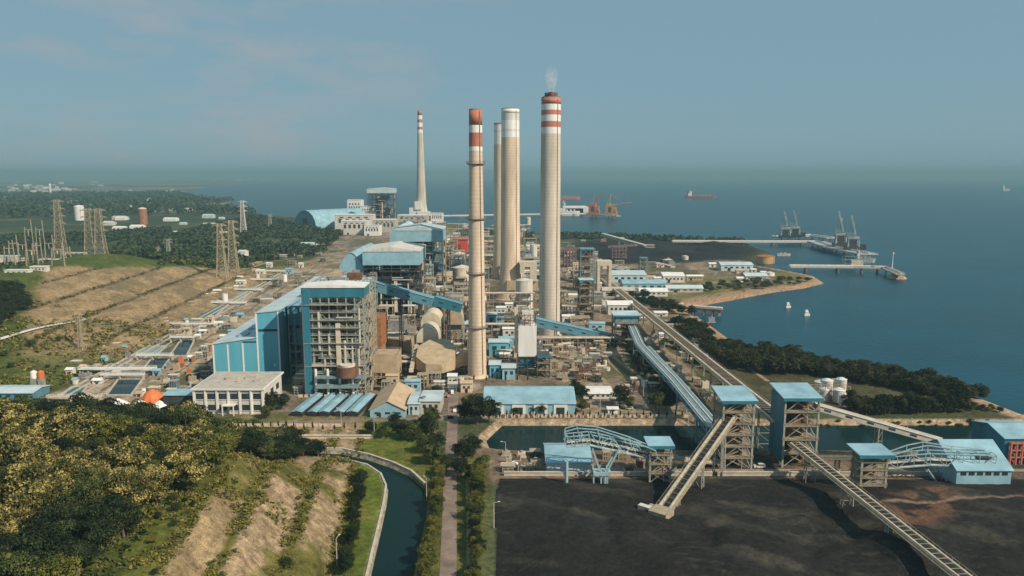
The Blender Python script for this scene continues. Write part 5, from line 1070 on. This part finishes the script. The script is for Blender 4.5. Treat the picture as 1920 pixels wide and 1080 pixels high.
REG = [((838, 1008, 440, 580), 44, 20, "in the dense grey plant behind the nearest chimney", (10, 34)), ((330, 400, 640, 720), 16, 4, "in the orange scaffold yard left of the turbine hall", (2, 6)), ((868, 1000, 575, 702), 40, 7, "beside the nearest chimney and white silo", (3, 12)), ((1012, 1140, 640, 716), 70, 4, "in the brown yard below the blue sloping conveyor", (2, 6)), ((1055, 1122, 455, 640), 40, 9, "around the tall grey tower right of the smoking chimney", (4, 16)), ((838, 1008, 430, 575), 50, 12, "on the crowded ground between the rear chimneys", (5, 24)), ((690, 880, 560, 640), 26, 9, "in the dense plant right of the boiler houses", (10, 30)), ((780, 880, 470, 560), 30, 14, "in the dense plant below the far boiler house", (12, 36)), ((555, 700, 690, 735), 24, 6, "in the dense pipework under the nearest boiler house", (5, 14)), ((870, 1010, 580, 690), 22, 8, "in the dense plant around the white silo", (6, 18)),
       ((1205, 1335, 600, 758), 50, 5, "between the blue grey gallery and the long conveyor", (2, 6)), ((290, 398, 600, 760), 34, 4, "beside the channel left of the turbine hall", (2, 5)), ((130, 330, 650, 755), 26, 4, "on the channel apron near the grassy slope", (1.5, 4)), ((330, 470, 540, 640), 34, 6, "on the channel apron halfway along", (2, 6)), ((380, 640, 478, 570), 64, 8, "along the channel behind the turbine hall", (3, 9)), ((1130, 1300, 485, 600), 24, 10, "among the workshops near the beach", (3, 7)),
       ((1060, 1240, 452, 500), 6, 14, "at the edge of the far coal stock", (4, 16)), ((690, 880, 640, 735), 40, 6, "around the tan duct casings", (3, 11)), ((560, 700, 722, 752), 10, 6, "at the foot of the nearest boiler house", (3, 7)), ((1085, 1200, 715, 765), 10, 4, "behind the warehouse beside the yard tracks", (2, 4)), ((760, 1000, 408, 440), 20, 20, "far behind the boiler houses near the shore", (6, 20)),
       ((940, 1020, 850, 885), 9, 4, "in the muddy yard left of the small blue shed", (1.5, 4)), ((1120, 1340, 858, 882), 9, 5, "in the muddy yard behind the left lattice boom", (1.5, 4)), ((1300, 1450, 490, 530), 8, 12, "on the green headland", (3, 5)), ((830, 880, 460, 560), 10, 14, "left of the nearest chimney by the scarlet hall", (6, 22))]
kinds = [("pipe rack with lagged pipes", c_rack), ("white walled plant shed", "white"), ("tan walled plant shed", "tan"), ("blue roofed plant shed", "blue"), ("white round tank", c_tank), ("open steel process frame with vessels", c_frame), ("squat equipment unit", c_units)]
cr_ = random.Random(5)
for (x0, x1, y0, y1), n, sz, where, (h0, h1) in REG:
    done = 0
    for _ in range(n * 14):
        if done >= n: break
        x, y, _z = G(cr_.uniform(x0, x1), cr_.uniform(y0, y1)); w = sz * cr_.uniform(.6, 1.5); d = sz * cr_.uniform(.6, 1.1); h = cr_.uniform(h0, h1)
        if not free(x, y, w, d, .6): continue
        nm, fn = cr_.choices(kinds, [3, .3, .3, .1, .4, 2, 6] if "yard" in where else [3, .6, .8, .8, 1.3, 5, 2] if "dense" in where else [3.5, 1.6, 1.2, .8, 1.3, 4, 3])[0]; lab = f"{nm} {where}"; grp = nm + "s " + where
        if fn in ("white", "tan", "blue"): c_shed(lab, grp, x, y, w, d, min(h, 7), cr_, {"white": "offwhite", "tan": "conc_warm", "blue": "blue_wall"}[fn], {"white": "white", "tan": "tanroof", "blue": "blue_roof"}[fn])
        elif fn is c_tank: c_tank(lab, grp, x, y, min(w, d), 0, min(h, w * 1.6), cr_); d = w = min(w, d)
        else: fn(lab, grp, x, y, w, d, h, cr_)
        FP.append((x - w / 2, x + w / 2, y - d / 2, y + d / 2)); done += 1

for a, b, py, h, lab in ((1008, 1158, 650, 7, "long pipe rack below the bright blue sloping conveyor"), (690, 872, 700, 8, "long pipe rack in front of the tan duct casings"), (560, 690, 728, 9, "long pipe rack along the front of the nearest boiler house"), (1055, 1125, 598, 12, "dark heavy pipe bridge right of the smoking chimney"), (862, 968, 628, 9, "pipe rack crossing behind the nearest chimney"), (900, 1000, 580, 16, "tall pipe rack between the rear chimneys")):
    x0, x1, Y = span(a, b, py); t = T("pipe_rack", lab, "pipe rack", ((x0 + x1) / 2, Y, 0)); w = x1 - x0; t.part("frame", frame_mb(w, 5, h, max(3, int(w / 6)), 1, 2, .5, True, a), "steel_tan")
    for k in range(4): t.part("pipe", MB().tube((-w / 2 - 1, -1.8 + 1.2 * k, h + .5), (w / 2 + 1, -1.8 + 1.2 * k, h + .5), .5, 8), ["offwhite", "cream", "rustdark", "conc_pale"][k])
    t.part("cable_tray", MB().box(0, 0, h * .5, w, 3, .5), "steel_dark")
# fences, lamps
for a, b, py, lab, st in ((905, 1290, 783, "pale panel fence along the top of the stone canal bank", 14), (405, 640, 800, "tan wall with piers in front of the control building", 14), (560, 690, 745, "tan boundary wall behind the five blue shelters", 10)):
    x0, x1, Y = span(a, b, py); t = T("fence", lab, "fence", ((x0 + x1) / 2, Y, 0)); w = x1 - x0; t.part("panel", MB().box(0, 0, 0, w, .2, 1.7), "conc_warm")
    for k in range(int(w / 6) + 1): t.part("post", MB().box(-w / 2 + k * 6, -.1, 0, .4, .5, 2.0), "conc_pale")
x0, x1, Y = span(520, 700, 822); t = T("canal_wall", "pale concrete wall at the head of the curved canal", "wall", ((x0 + x1) / 2, Y, 0)); w = x1 - x0; t.part("wall_face", MB().box(0, 0, -3, w, 1, 4.4), "conc_warm"); t.part("coping", MB().box(0, 0, 1.4, w + .4, 1.6, .4), "kerb")
lp = None
for px, py in ((926, 990), (845, 700), (948, 868), (1125, 770), (1206, 745), (1240, 700), (702, 820), (632, 1062), (800, 940), (1290, 800), (1700, 820), (640, 800)):
    x, y, z = GG(px, py); 
    if lp is None:
        t = T("street_lamp", "tall thin pale lamp post with a short arm", "street lamp", (x, y, z), 0, "pale lamp posts about the site"); t.part("pole", MB().tube((0, 0, 0), (0, 0, 10), .22, 8, .12), "conc_pale"); t.part("arm", MB().bar((0, 0, 9.9), (1.8, 0, 10.4), .14), "conc_pale"); t.part("lamp_head", MB().box(1.9, 0, 10.3, .9, .35, .2), "offwhite"); lp = t.o
    else: copy_tree(lp, (x, y, z), random.uniform(0, 6))
# vehicles on the road
def vehicle(px, py, m, lab, rz, L_=4.4, H=1.5):
    x, y, z = G(px, py); t = T("parked_car" if H < 2 else "truck", lab, "car" if H < 2 else "truck", (x, y, .12), rz)
    t.part("body", MB().extr_x([(-L_ / 2, .35), (L_ / 2, .35), (L_ / 2, H * .6), (L_ * .28, H * .65), (L_ * .12, H), (-L_ * .36, H), (-L_ / 2, H * .65)], -.85, .85), m); t.part("window", MB().extr_x([(L_ * .30, H * .66), (L_ * .14, H * .97), (-L_ * .35, H * .97), (-L_ * .42, H * .68)], -.87, .87), "glass")
    for sx_ in (-.75, .75):
        for sy_ in (-.3, .3): t.part("wheel", MB().tube((sx_ - .12, sy_ * L_, .34), (sx_ + .12, sy_ * L_, .34), .34, 12), "dark")
vehicle(853, 772, "white", "small white car on the service road by the big dark tree", 0); vehicle(848, 738, "white", "white van at the plant end of the service road", .1, 5, 2.1); vehicle(840, 745, "redp", "small red car beside the white van", .3); vehicle(962, 872, "white", "white car in the muddy yard by the canal", 1.2); vehicle(1180, 768, "offwhite", "pale car near the canal fence kiosk", 1.5); vehicle(1424, 878, "offwhite", "pale pickup truck between the two transfer towers", 1.5, 5.2, 2.1)

# ================================================================ trees
def crown(seed, clumps, leaf, ry=.85, flat=1.0, skew=.35):
    """unit crown (radius about 1, standing on z=0): leaf sized quads spread through clumps with gaps"""
    g = np.random.default_rng(seed); n, per = clumps
    c = g.normal(size=(n, 3)); c /= np.linalg.norm(c, axis=1)[:, None]; c *= (g.random((n, 1)) ** .45) * .78; c[:, 2] = c[:, 2] * ry * flat + ry * .95
    c[:, :2] *= 1 + skew * (g.random((n, 1)) - .5)
    rad = g.uniform(.20, .40, n); P = []; Nn = []
    for i in range(n):
        d = g.normal(size=(per, 3)); d /= np.linalg.norm(d, axis=1)[:, None]; d[:, 2] = np.abs(d[:, 2]) * .9 - .25
        P.append(c[i] + d * rad[i] * g.uniform(.7, 1.08, (per, 1)) * np.array([1, 1, .8])); Nn.append(d + .55 * g.normal(size=(per, 3)))
    P = np.concatenate(P); N = np.concatenate(Nn); N /= np.linalg.norm(N, axis=1)[:, None]
    a = np.cross(N, g.normal(size=N.shape)); a /= np.linalg.norm(a, axis=1)[:, None]; b = np.cross(N, a); s = leaf * g.uniform(.6, 1.4, (len(P), 1))
    V = np.stack([P - a * s, P + b * s * .7, P + a * s, P - b * s * .7], 1).reshape(-1, 3); return V
def quadmesh(name, V, m):
    me = bpy.data.meshes.new(name); n = len(V); me.vertices.add(n); me.vertices.foreach_set("co", V.astype(np.float32).ravel()); me.loops.add(n); me.loops.foreach_set("vertex_index", np.arange(n, dtype=np.int32)); me.polygons.add(n // 4); me.polygons.foreach_set("loop_start", np.arange(0, n, 4, dtype=np.int32)); me.update(calc_edges=True); me.validate(); me.materials.append(m); return me
def trunk(seed, h=1.0):
    r = random.Random(seed); mb = MB(); mb.tube((0, 0, -.15), (.03, .02, .75), .075, 8, .04)
    for k in range(5):
        a = k * 1.26 + r.random(); mb.tube((.02, .01, .35 + .07 * k), (.45 * math.cos(a), .45 * math.sin(a), .95 + .1 * r.random()), .035, 6, .012)
    return mb.mesh("trunk", M["bark"])
TP = {}
for nm, lm, kw in (("dark", "leaf_dark", {}), ("mid", "leaf_mid", {}), ("lime", "leaf_lime", {}), ("gold", "leaf_gold", {}), ("mangrove", "leaf_mangrove", dict(ry=.7)), ("cypress", "leaf_cypress", None)):
    TP[nm] = []
    for v in range(3):
        if kw is None:
            g = np.random.default_rng(50 + v); V = crown(50 + v, (34, 46), .075, 1, 1, 0); V[:, 2] = V[:, 2] * 1.55; rr_ = 1 - .55 * np.clip(V[:, 2:3] / 3, 0, 1); V[:, :2] *= .62 * rr_
        else: V = crown(hash(nm) % 97 * 0 + len(nm) * 7 + ord(nm[0]) + v, (54, 105), .044, **kw)
        V[:, 2] += .25
        TP[nm].append((quadmesh("crown", V, M[lm]), trunk(v)))
TL = {"dark": "dark green broadleaf tree", "mid": "mid green broadleaf tree", "lime": "yellow green bushy tree", "gold": "tree covered in golden blossom", "mangrove": "dark brownish shore tree", "cypress": "slim dark columnar tree"}
TG = {}
def tree(kind, x, y, r, where, hs_=1.0, z=None):
    c, k = random.choice(TP[kind]); z = gh(x, y) if z is None else z
    if isinstance(where, list):
        V = np.empty(len(c.vertices) * 3, np.float32); c.vertices.foreach_get("co", V); V = V.reshape(-1, 3); a = random.uniform(0, 6.28); ca, sa = math.cos(a), math.sin(a)
        where.append(np.stack([x + r * (V[:, 0] * ca - V[:, 1] * sa), y + r * (V[:, 0] * sa + V[:, 1] * ca), z + r * hs_ * V[:, 2] * .9], 1)); return
    o = bpy.data.objects.new({"cypress": "cypress_tree", "gold": "blossom_tree", "lime": "bushy_tree"}.get(kind, "shrub" if r < 2.6 else "broadleaf_tree"), None); COL.objects.link(o); o.location = (x, y, z - .1); o.rotation_euler = (0, 0, random.uniform(0, 6.28)); s = r * random.uniform(.9, 1.12) * (1.3 if kind == "gold" else 1); o.scale = (s, s * random.uniform(.9, 1.1), s * hs_ * random.uniform(.9, 1.12))
    lab = f"{TL[kind]} {where}"; tag(o, lab, "tree", TL[kind] + "s " + where)
    for n_, me in (("crown", c), ("trunk", k)):
        q = bpy.data.objects.new(n_, me); COL.objects.link(q); q.parent = o
    return o
tr = random.Random(21); placed = []
def scatter(n, gen, kinds_, r, where, sep=.95, hs_=1.0, tries=40, ok=None):
    c = 0
    for _ in range(n * tries):
        if c >= n: break
        x, y = gen(); rr_ = tr.uniform(*r)
        if ok and not ok(x, y): continue
        if any((x - a) ** 2 + (y - b) ** 2 < (sep * (rr_ + q) * .62) ** 2 for a, b, q in placed): continue
        kd = kinds_(x, y) if callable(kinds_) else tr.choice(kinds_); tree(kd, x, y, rr_, where, hs_); placed.append((x, y, rr_)); c += 1
GB = [(*GG(px, py)[:2], r) for px, py, r in ((75, 1015, 13), (60, 880, 15), (200, 905, 14), (265, 960, 11), (215, 805, 11), (340, 835, 7), (60, 790, 12), (15, 850, 14), (120, 930, 13), (150, 850, 12), (20, 1000, 10))]
def forest_kind(x, y):
    if any((x - a) ** 2 + (y - b) ** 2 < r * r for a, b, r in GB): return tr.choice(["gold", "gold", "gold", "gold", "lime", "dark"])
    v = float(fbm(np.array([[x]]), np.array([[y + 40]]), .034, 3)[0, 0]); far_right = (-x) < 108 + .1 * (y - 228)
    p = tr.random()
    if far_right and y > 285: return "dark" if p < .85 else "mid"
    if v > .60: return "gold" if p < .60 else "lime" if p < .70 else "mid" if p < .9 else "dark"
    if v > .50: return tr.choice(["gold", "mid", "lime", "dark", "mid"])
    return "dark" if p < .62 else "mid" if p < .92 else "lime"
fdist = lambda x, y: -x - (59 + .125 * (y - 228))
inview = lambda x, y: -.86 * (y * CP + 30) < x
scatter(285, lambda: (tr.uniform(-345, -70), tr.uniform(150, 392)), forest_kind, (4.2, 8.0), "on the wooded hill in the lower left", .92, ok=lambda x, y: y < 341 + .22 * max(0, min(90, fdist(x, y) - 70)) and inview(x, y) and fdist(x, y) > (44 + (285 - y) * .19 if y < 285 else 44 - (y - 285) * .6) + 3 * math.sin(y * .2))
scatter(70, lambda: (tr.uniform(-175, -85), tr.uniform(292, 343)), lambda x, y: tr.choice(["dark", "dark", "dark", "mid"]), (4.2, 7.0), "on the wooded hill in the lower left", .8, ok=lambda x, y: fdist(x, y) > 40 - (y - 292) * .42)
# scrub on benches
scatter(30, lambda: (tr.uniform(-140, -60), tr.uniform(170, 345)), ["lime", "mid", "lime", "dark"], (.9, 2.0), "on the rubble terraces", .9, .8, ok=lambda x, y: (12 < fdist(x, y) < 17) or (28.5 < fdist(x, y) < 33) or (40 < fdist(x, y) < 62))
# row of dark trees along the lawn
for k in range(21):
    y = 228 + k * 3.9; x = -(59 + .125 * (y - 228)) + 4 + tr.uniform(-1.2, 1.2)
    if k in (9, 17): continue
    tree("dark", x, y, tr.uniform(2.2, 3.3), "in the row between lawn and terraces", 1.25)
# along the road and canal
for i in range(30):
    y = 222 + i * 3.2; tree(tr.choice(["lime", "lime", "mid"]), -27.3 - .045 * (y - 225) + tr.uniform(-1.4, 1.6), y, tr.uniform(1.9, 3.2), "between the curved canal and the road", 1.1)
for i in range(26):
    y = 222 + i * 3.2; tree(tr.choice(["lime", "lime", "mid", "dark"]), -12.2 - .035 * (y - 225) + tr.uniform(-1.5, 1.5), y, tr.uniform(2.0, 3.2) * (1.25 if y > 270 else 1), "between the track and the coal yard", 1.25)
for px, py, r, k in ((870, 868, 6.0, "dark"), (886, 850, 5.0, "dark"), (865, 895, 5.0, "dark"), (884, 905, 4.5, "dark"), (905, 885, 4, "mid"), (872, 790, 6, "dark"), (895, 796, 7.5, "dark"), (918, 794, 6, "dark"), (880, 770, 5, "mid"), (752, 822, 6, "dark"), (776, 828, 5.5, "mid"), (800, 826, 6.5, "dark"), (820, 850, 5, "dark"), (812, 872, 5, "mid"), (796, 850, 5, "mid"), (696, 815, 4.2, "dark"), (716, 822, 3.6, "mid"), (740, 800, 4, "dark"), (810, 800, 5.5, "mid"), (838, 885, 3.5, "mid"), (512, 770, 6.5, "dark"), (528, 768, 4.5, "dark"), (500, 785, 4, "mid"), (818, 745, 4, "dark"), (795, 770, 4, "dark")):
    x, y, _ = G(px, py); tree(k, x, y, r, "near the service road and canal head", 1.1)
for px, py, r, k in ((1162, 765, 6.5, "dark"), (1180, 768, 4, "mid"), (1230, 770, 6, "mid"), (1248, 768, 4.5, "dark"), (1090, 750, 5, "dark"), (1078, 735, 4, "dark"), (1090, 772, 4, "mid"), (1262, 760, 5, "dark"), (1000, 775, 2.6, "dark"), (1016, 776, 2.8, "mid"), (965, 776, 2.4, "dark")):
    x, y, _ = G(px, py); tree(k, x, y, r, "behind the canal bank fence", 1.1)
def strip(a, b, wd):
    A, B = G(*a), G(*b)
    def f():
        t_ = tr.random(); return A[0] * (1 - t_) + B[0] * t_ + tr.uniform(-wd, wd), A[1] * (1 - t_) + B[1] * t_ + tr.uniform(-wd, wd)
    return f
VG = []
scatter(44, strip((1182, 650), (1268, 765), 6), ["dark", "mid", "dark"], (3, 5), VG, .7)
scatter(16, strip((1250, 640), (1390, 730), 7), ["mid", "dark", "lime"], (2, 4), VG, .9)
struct("verge_trees", quadmesh("verge_trees", np.concatenate(VG), M["leaf_dark"]), "strips of small trees running along the conveyors", "stuff")
# mangrove belt
scatter(20, strip((1284, 612), (1322, 645), 8), ["mangrove", "dark"], (4, 6.5), "on the bay shore below the landing stage", .75)
MG = []
scatter(80, strip((1345, 660), (1470, 690), 20), ["mangrove", "mangrove", "dark"], (3.4, 8.0), MG, .78, ok=lambda x, y: float(sd(COAST, np.array([[x]]), np.array([[y]]))[0, 0]) < (-4 if y < 540 else -22) and x > G(1340, 660)[0] - 4)
scatter(100, strip((1470, 682), (1815, 742), 13), ["mangrove", "mangrove", "dark"], (3.2, 7.2), MG, .72, ok=lambda x, y: float(sd(COAST, np.array([[x]]), np.array([[y]]))[0, 0]) < -2 and free(x, y, 6, 6))
scatter(42, strip((1600, 776), (1800, 772), 3.5), ["mangrove", "dark"], (3.4, 5.2), "in the shore wood row above the stone bank", .65, 1.35)
struct("mangrove_belt", quadmesh("mangrove_belt", np.concatenate([v for v in MG]), M["leaf_mangrove"]), "dense mangrove belt lining the shore", "stuff")
scatter(30, strip((1520, 790), (1880, 790), 2.5), ["lime", "mid"], (1.0, 1.8), "in the low hedge on top of the stone bank", .7, .8)
scatter(14, strip((1800, 765), (1870, 770), 6), ["lime", "mid"], (1.2, 2.4), "on the sandy point by the right edge", .9, .8)
# columnar rows
for a, b, py, n, lab in ((562, 690, 748, 10, "in front of the tan boundary wall"), (928, 1285, 784, 25, "along the canal bank fence"), (410, 560, 804, 10, "before the control building wall"), (560, 830, 808, 14, "below the five blue shelters"), (880, 1000, 716, 6, "in front of the nearest chimney")):
    for k in range(n):
        x, y, _ = G(a + (b - a) * (k + .5) / n + tr.uniform(-2, 2), py); tree("cypress", x, y - .8, tr.uniform(1.2, 1.6), lab, 1.15)
# headland, slope and roadside bushes
HB = []
scatter(44, strip((1290, 545), (1530, 528), 26), ["dark", "mid", "mangrove"], (3, 6), HB, .9, .7, ok=lambda x, y: float(sd(COAST, np.array([[x]]), np.array([[y]]))[0, 0]) < -14 and free(x, y, 6, 6))
struct("headland_bushes", quadmesh("headland_bushes", np.concatenate(HB), M["leaf_mid"]), "scattered bushes over the headland", "stuff")
WK = []
scatter(20, strip((1180, 560), (1290, 590), 14), ["dark", "mid"], (4, 7), WK, .85, ok=lambda x, y: free(x, y, 6, 6))
struct("workshop_trees", quadmesh("workshop_trees", np.concatenate(WK), M["leaf_dark"]), "loose dark trees beside the workshops", "stuff")
TH = []
for _ in range(34):
    x, y, z = GG(tr.uniform(-40, 50), tr.uniform(545, 615)); tree("dark", x, y, tr.uniform(5, 8), TH)
struct("thicket", quadmesh("thicket", np.concatenate(TH), M["leaf_dark"]), "dark tree thicket at the left edge beside the brown slope", "stuff")
for px, py, r in ((60, 650, 4), (20, 690, 3), (110, 640, 3), (8, 668, 3.4), (130, 700, 2.2), (90, 690, 2)):
    x, y, z = GG(px, py); tree("mid", x, y, r, "on the grassy slope left of the channel", .8)
# woods far away: masses nobody could count
def wood(name, label, polys, dens, r, seed, m="leaf_far", per=26):
    g = np.random.default_rng(seed); Vs = []
    for P in polys:
        Q = np.array([G(*p)[:2] for p in P]); lo, hi = Q.min(0), Q.max(0); area = (hi - lo).prod(); n = int(min(5200, area * dens))
        xy = g.uniform(lo, hi, (n, 2)); ins = (sd(Q, xy[:, 0], xy[:, 1]) < 0) & (sd(COAST, xy[:, 0], xy[:, 1]) < -6) & (fbm(xy[:, 0], xy[:, 1], .006) > .30); xy = xy[ins]
        if not len(xy): continue
        z = ghs(xy[:, 0], xy[:, 1]); rr_ = g.uniform(*r, len(xy)); d = g.normal(size=(len(xy), per, 3)); d /= np.linalg.norm(d, axis=2)[..., None]; d[..., 2] = np.abs(d[..., 2])
        p = np.concatenate([xy, z[:, None]], 1)[:, None, :] + d * rr_[:, None, None] * g.uniform(.75, 1.1, (len(xy), per, 1)) + np.array([0, 0, .35]) * rr_[:, None, None]
        N = d + .4 * g.normal(size=d.shape); N /= np.linalg.norm(N, axis=2)[..., None]; a = np.cross(N, g.normal(size=N.shape)); a /= np.linalg.norm(a, axis=2)[..., None]; b = np.cross(N, a); s = rr_[:, None, None] * g.uniform(.25, .45, (len(xy), per, 1))
        Vs.append(np.stack([p - a * s, p + b * s, p + a * s, p - b * s], 2).reshape(-1, 3))
    o = struct(name, quadmesh(name, np.concatenate(Vs), M[m]), label, "stuff"); o["category"] = "wood"
wood("woodland", "dark green woodland between the channel and the far plant", [((200, 500), (300, 520), (420, 500), (600, 478), (640, 440), (560, 425), (480, 405), (420, 420), (330, 440), (210, 462)), ((-60, 470), (60, 470), (200, 455), (330, 430), (200, 440), (-60, 450))], .011, (5, 9), 3)
wood("woodland", "hazy distant woods on the left plain", [((-100, 412), (300, 405), (520, 402), (440, 378), (330, 362), (-100, 366))], .0006, (10, 18), 4, per=14)
0 and wood("woodland", "very distant wood strips under the horizon on the left", [((-100, 364), (330, 360), (400, 345), (-100, 344))], .0002, (20, 34), 5, per=12)
wood("shore_scrub", "low dark scrub along the far coal shore", [((1040, 450), (1400, 455), (1400, 450), (1040, 440)), ((860, 442), (1000, 448), (1000, 440), (860, 432))], .008, (4, 7), 6)
wood("hill_scrub", "scrub on the crest behind the brown slope", [((-40, 560), (40, 520), (140, 496), (300, 508), (240, 482), (60, 500), (-40, 520)), ((300, 530), (440, 515), (560, 488), (440, 498), (330, 515))], .012, (3, 6), 7, "leaf_mid")
def tufts(name, label, n, gen, size, m, seed):
    g = np.random.default_rng(seed); xy = gen(g, n); z = ghs(xy[:, 0], xy[:, 1]); per = 7; p = np.concatenate([xy, z[:, None]], 1)[:, None, :] + g.normal(size=(len(xy), per, 3)) * size * np.array([1, 1, .45]) + np.array([0, 0, size * .5])
    N = g.normal(size=p.shape); N[..., 2] = np.abs(N[..., 2]) + .5; N /= np.linalg.norm(N, axis=2)[..., None]; a = np.cross(N, g.normal(size=N.shape)); a /= np.linalg.norm(a, axis=2)[..., None]; b = np.cross(N, a); s = size * g.uniform(.35, .9, (len(xy), per, 1))
    o = struct(name, quadmesh(name, np.stack([p - a * s, p + b * s, p + a * s, p - b * s], 2).reshape(-1, 3), M[m]), label, "stuff"); o["category"] = "scrub"
def bench_pts(g, n):
    xy = np.stack([g.uniform(-135, -58, n), g.uniform(170, 368, n)], 1); fd = -xy[:, 0] - (59 + .125 * (xy[:, 1] - 228)); nz_ = fbm(xy[:, 0], xy[:, 1], .06)
    keep_ = (((fd > 11) & (fd < 17.5) & (nz_ > .40)) | ((fd > 27) & (fd < 33.5) & (nz_ > .40)) | ((fd > 41) & (fd < 70) & (nz_ > .42)) | ((fd > -1.5) & (fd < 2.5)) | (nz_ > .66)) & (fd > -2) & (fd < 75); return xy[keep_]
tufts("scrub", "yellow green scrub on the benches of the rubble terraces", 9000, bench_pts, .62, "grassy", 8)
def slope_pts(g, n):
    xy = np.stack([g.uniform(-520, -278, n), g.uniform(425, 640, n)], 1); nz_ = fbm(xy[:, 0], xy[:, 1], .03); return xy[nz_ > .44]
tufts("scrub", "olive scrub on the grassy slope left of the channel", 2600, slope_pts, 1.3, "grassy", 9)
def bench_line(g, n):
    y = g.uniform(470, 960, n); d = ((.72 + g.integers(0, 5, n) + g.normal(0, .03, n)) / 4.5) * 190; xy = np.stack([-272 - .075 * (y - 430) - d, y], 1); nz_ = fbm(xy[:, 0], xy[:, 1], .04); return xy[(nz_ > .42) & (d < np.minimum(90 + .45 * (y - 560), 190 - .62 * (y - 770)))]
tufts("scrub", "dark scrub along the benches of the brown cut slope", 900, bench_line, 1.0, "leaf_mid", 12)
def hill_pts(g, n):
    xy = np.stack([g.uniform(-345, -95, n), g.uniform(150, 385, n)], 1); fd = -xy[:, 0] - (59 + .125 * (xy[:, 1] - 228)); return xy[fd > 54]
tufts("undergrowth", "dark undergrowth beneath the hill trees", 15000, hill_pts, .85, "leaf_mid", 10)
HAZE = 1.15e-4
# ---------------------------------------------------------------- air
hz = MB(); hz.quadset([(x, y, z) for z in (-12, 240) for x, y in ((-48000, -500), (48000, -500), (48000, 45000), (-48000, 45000))],
                      [(3, 2, 1, 0), (4, 5, 6, 7), (0, 1, 5, 4), (1, 2, 6, 5), (2, 3, 7, 6), (3, 0, 4, 7)])
hm = bpy.data.materials.new("haze"); hm.use_nodes = True; hn = hm.node_tree; hn.nodes.remove(hn.nodes["Principled BSDF"])
pv = hn.nodes.new("ShaderNodeVolumePrincipled"); pv.inputs["Color"].default_value = (.29, .47, .53, 1); pv.inputs["Density"].default_value = HAZE
pv.inputs["Anisotropy"].default_value = .0
hn.links.new(pv.outputs[0], hn.nodes["Material Output"].inputs["Volume"])
struct("haze", hz.mesh("haze", hm), "thin blue grey sea haze", kind="stuff")
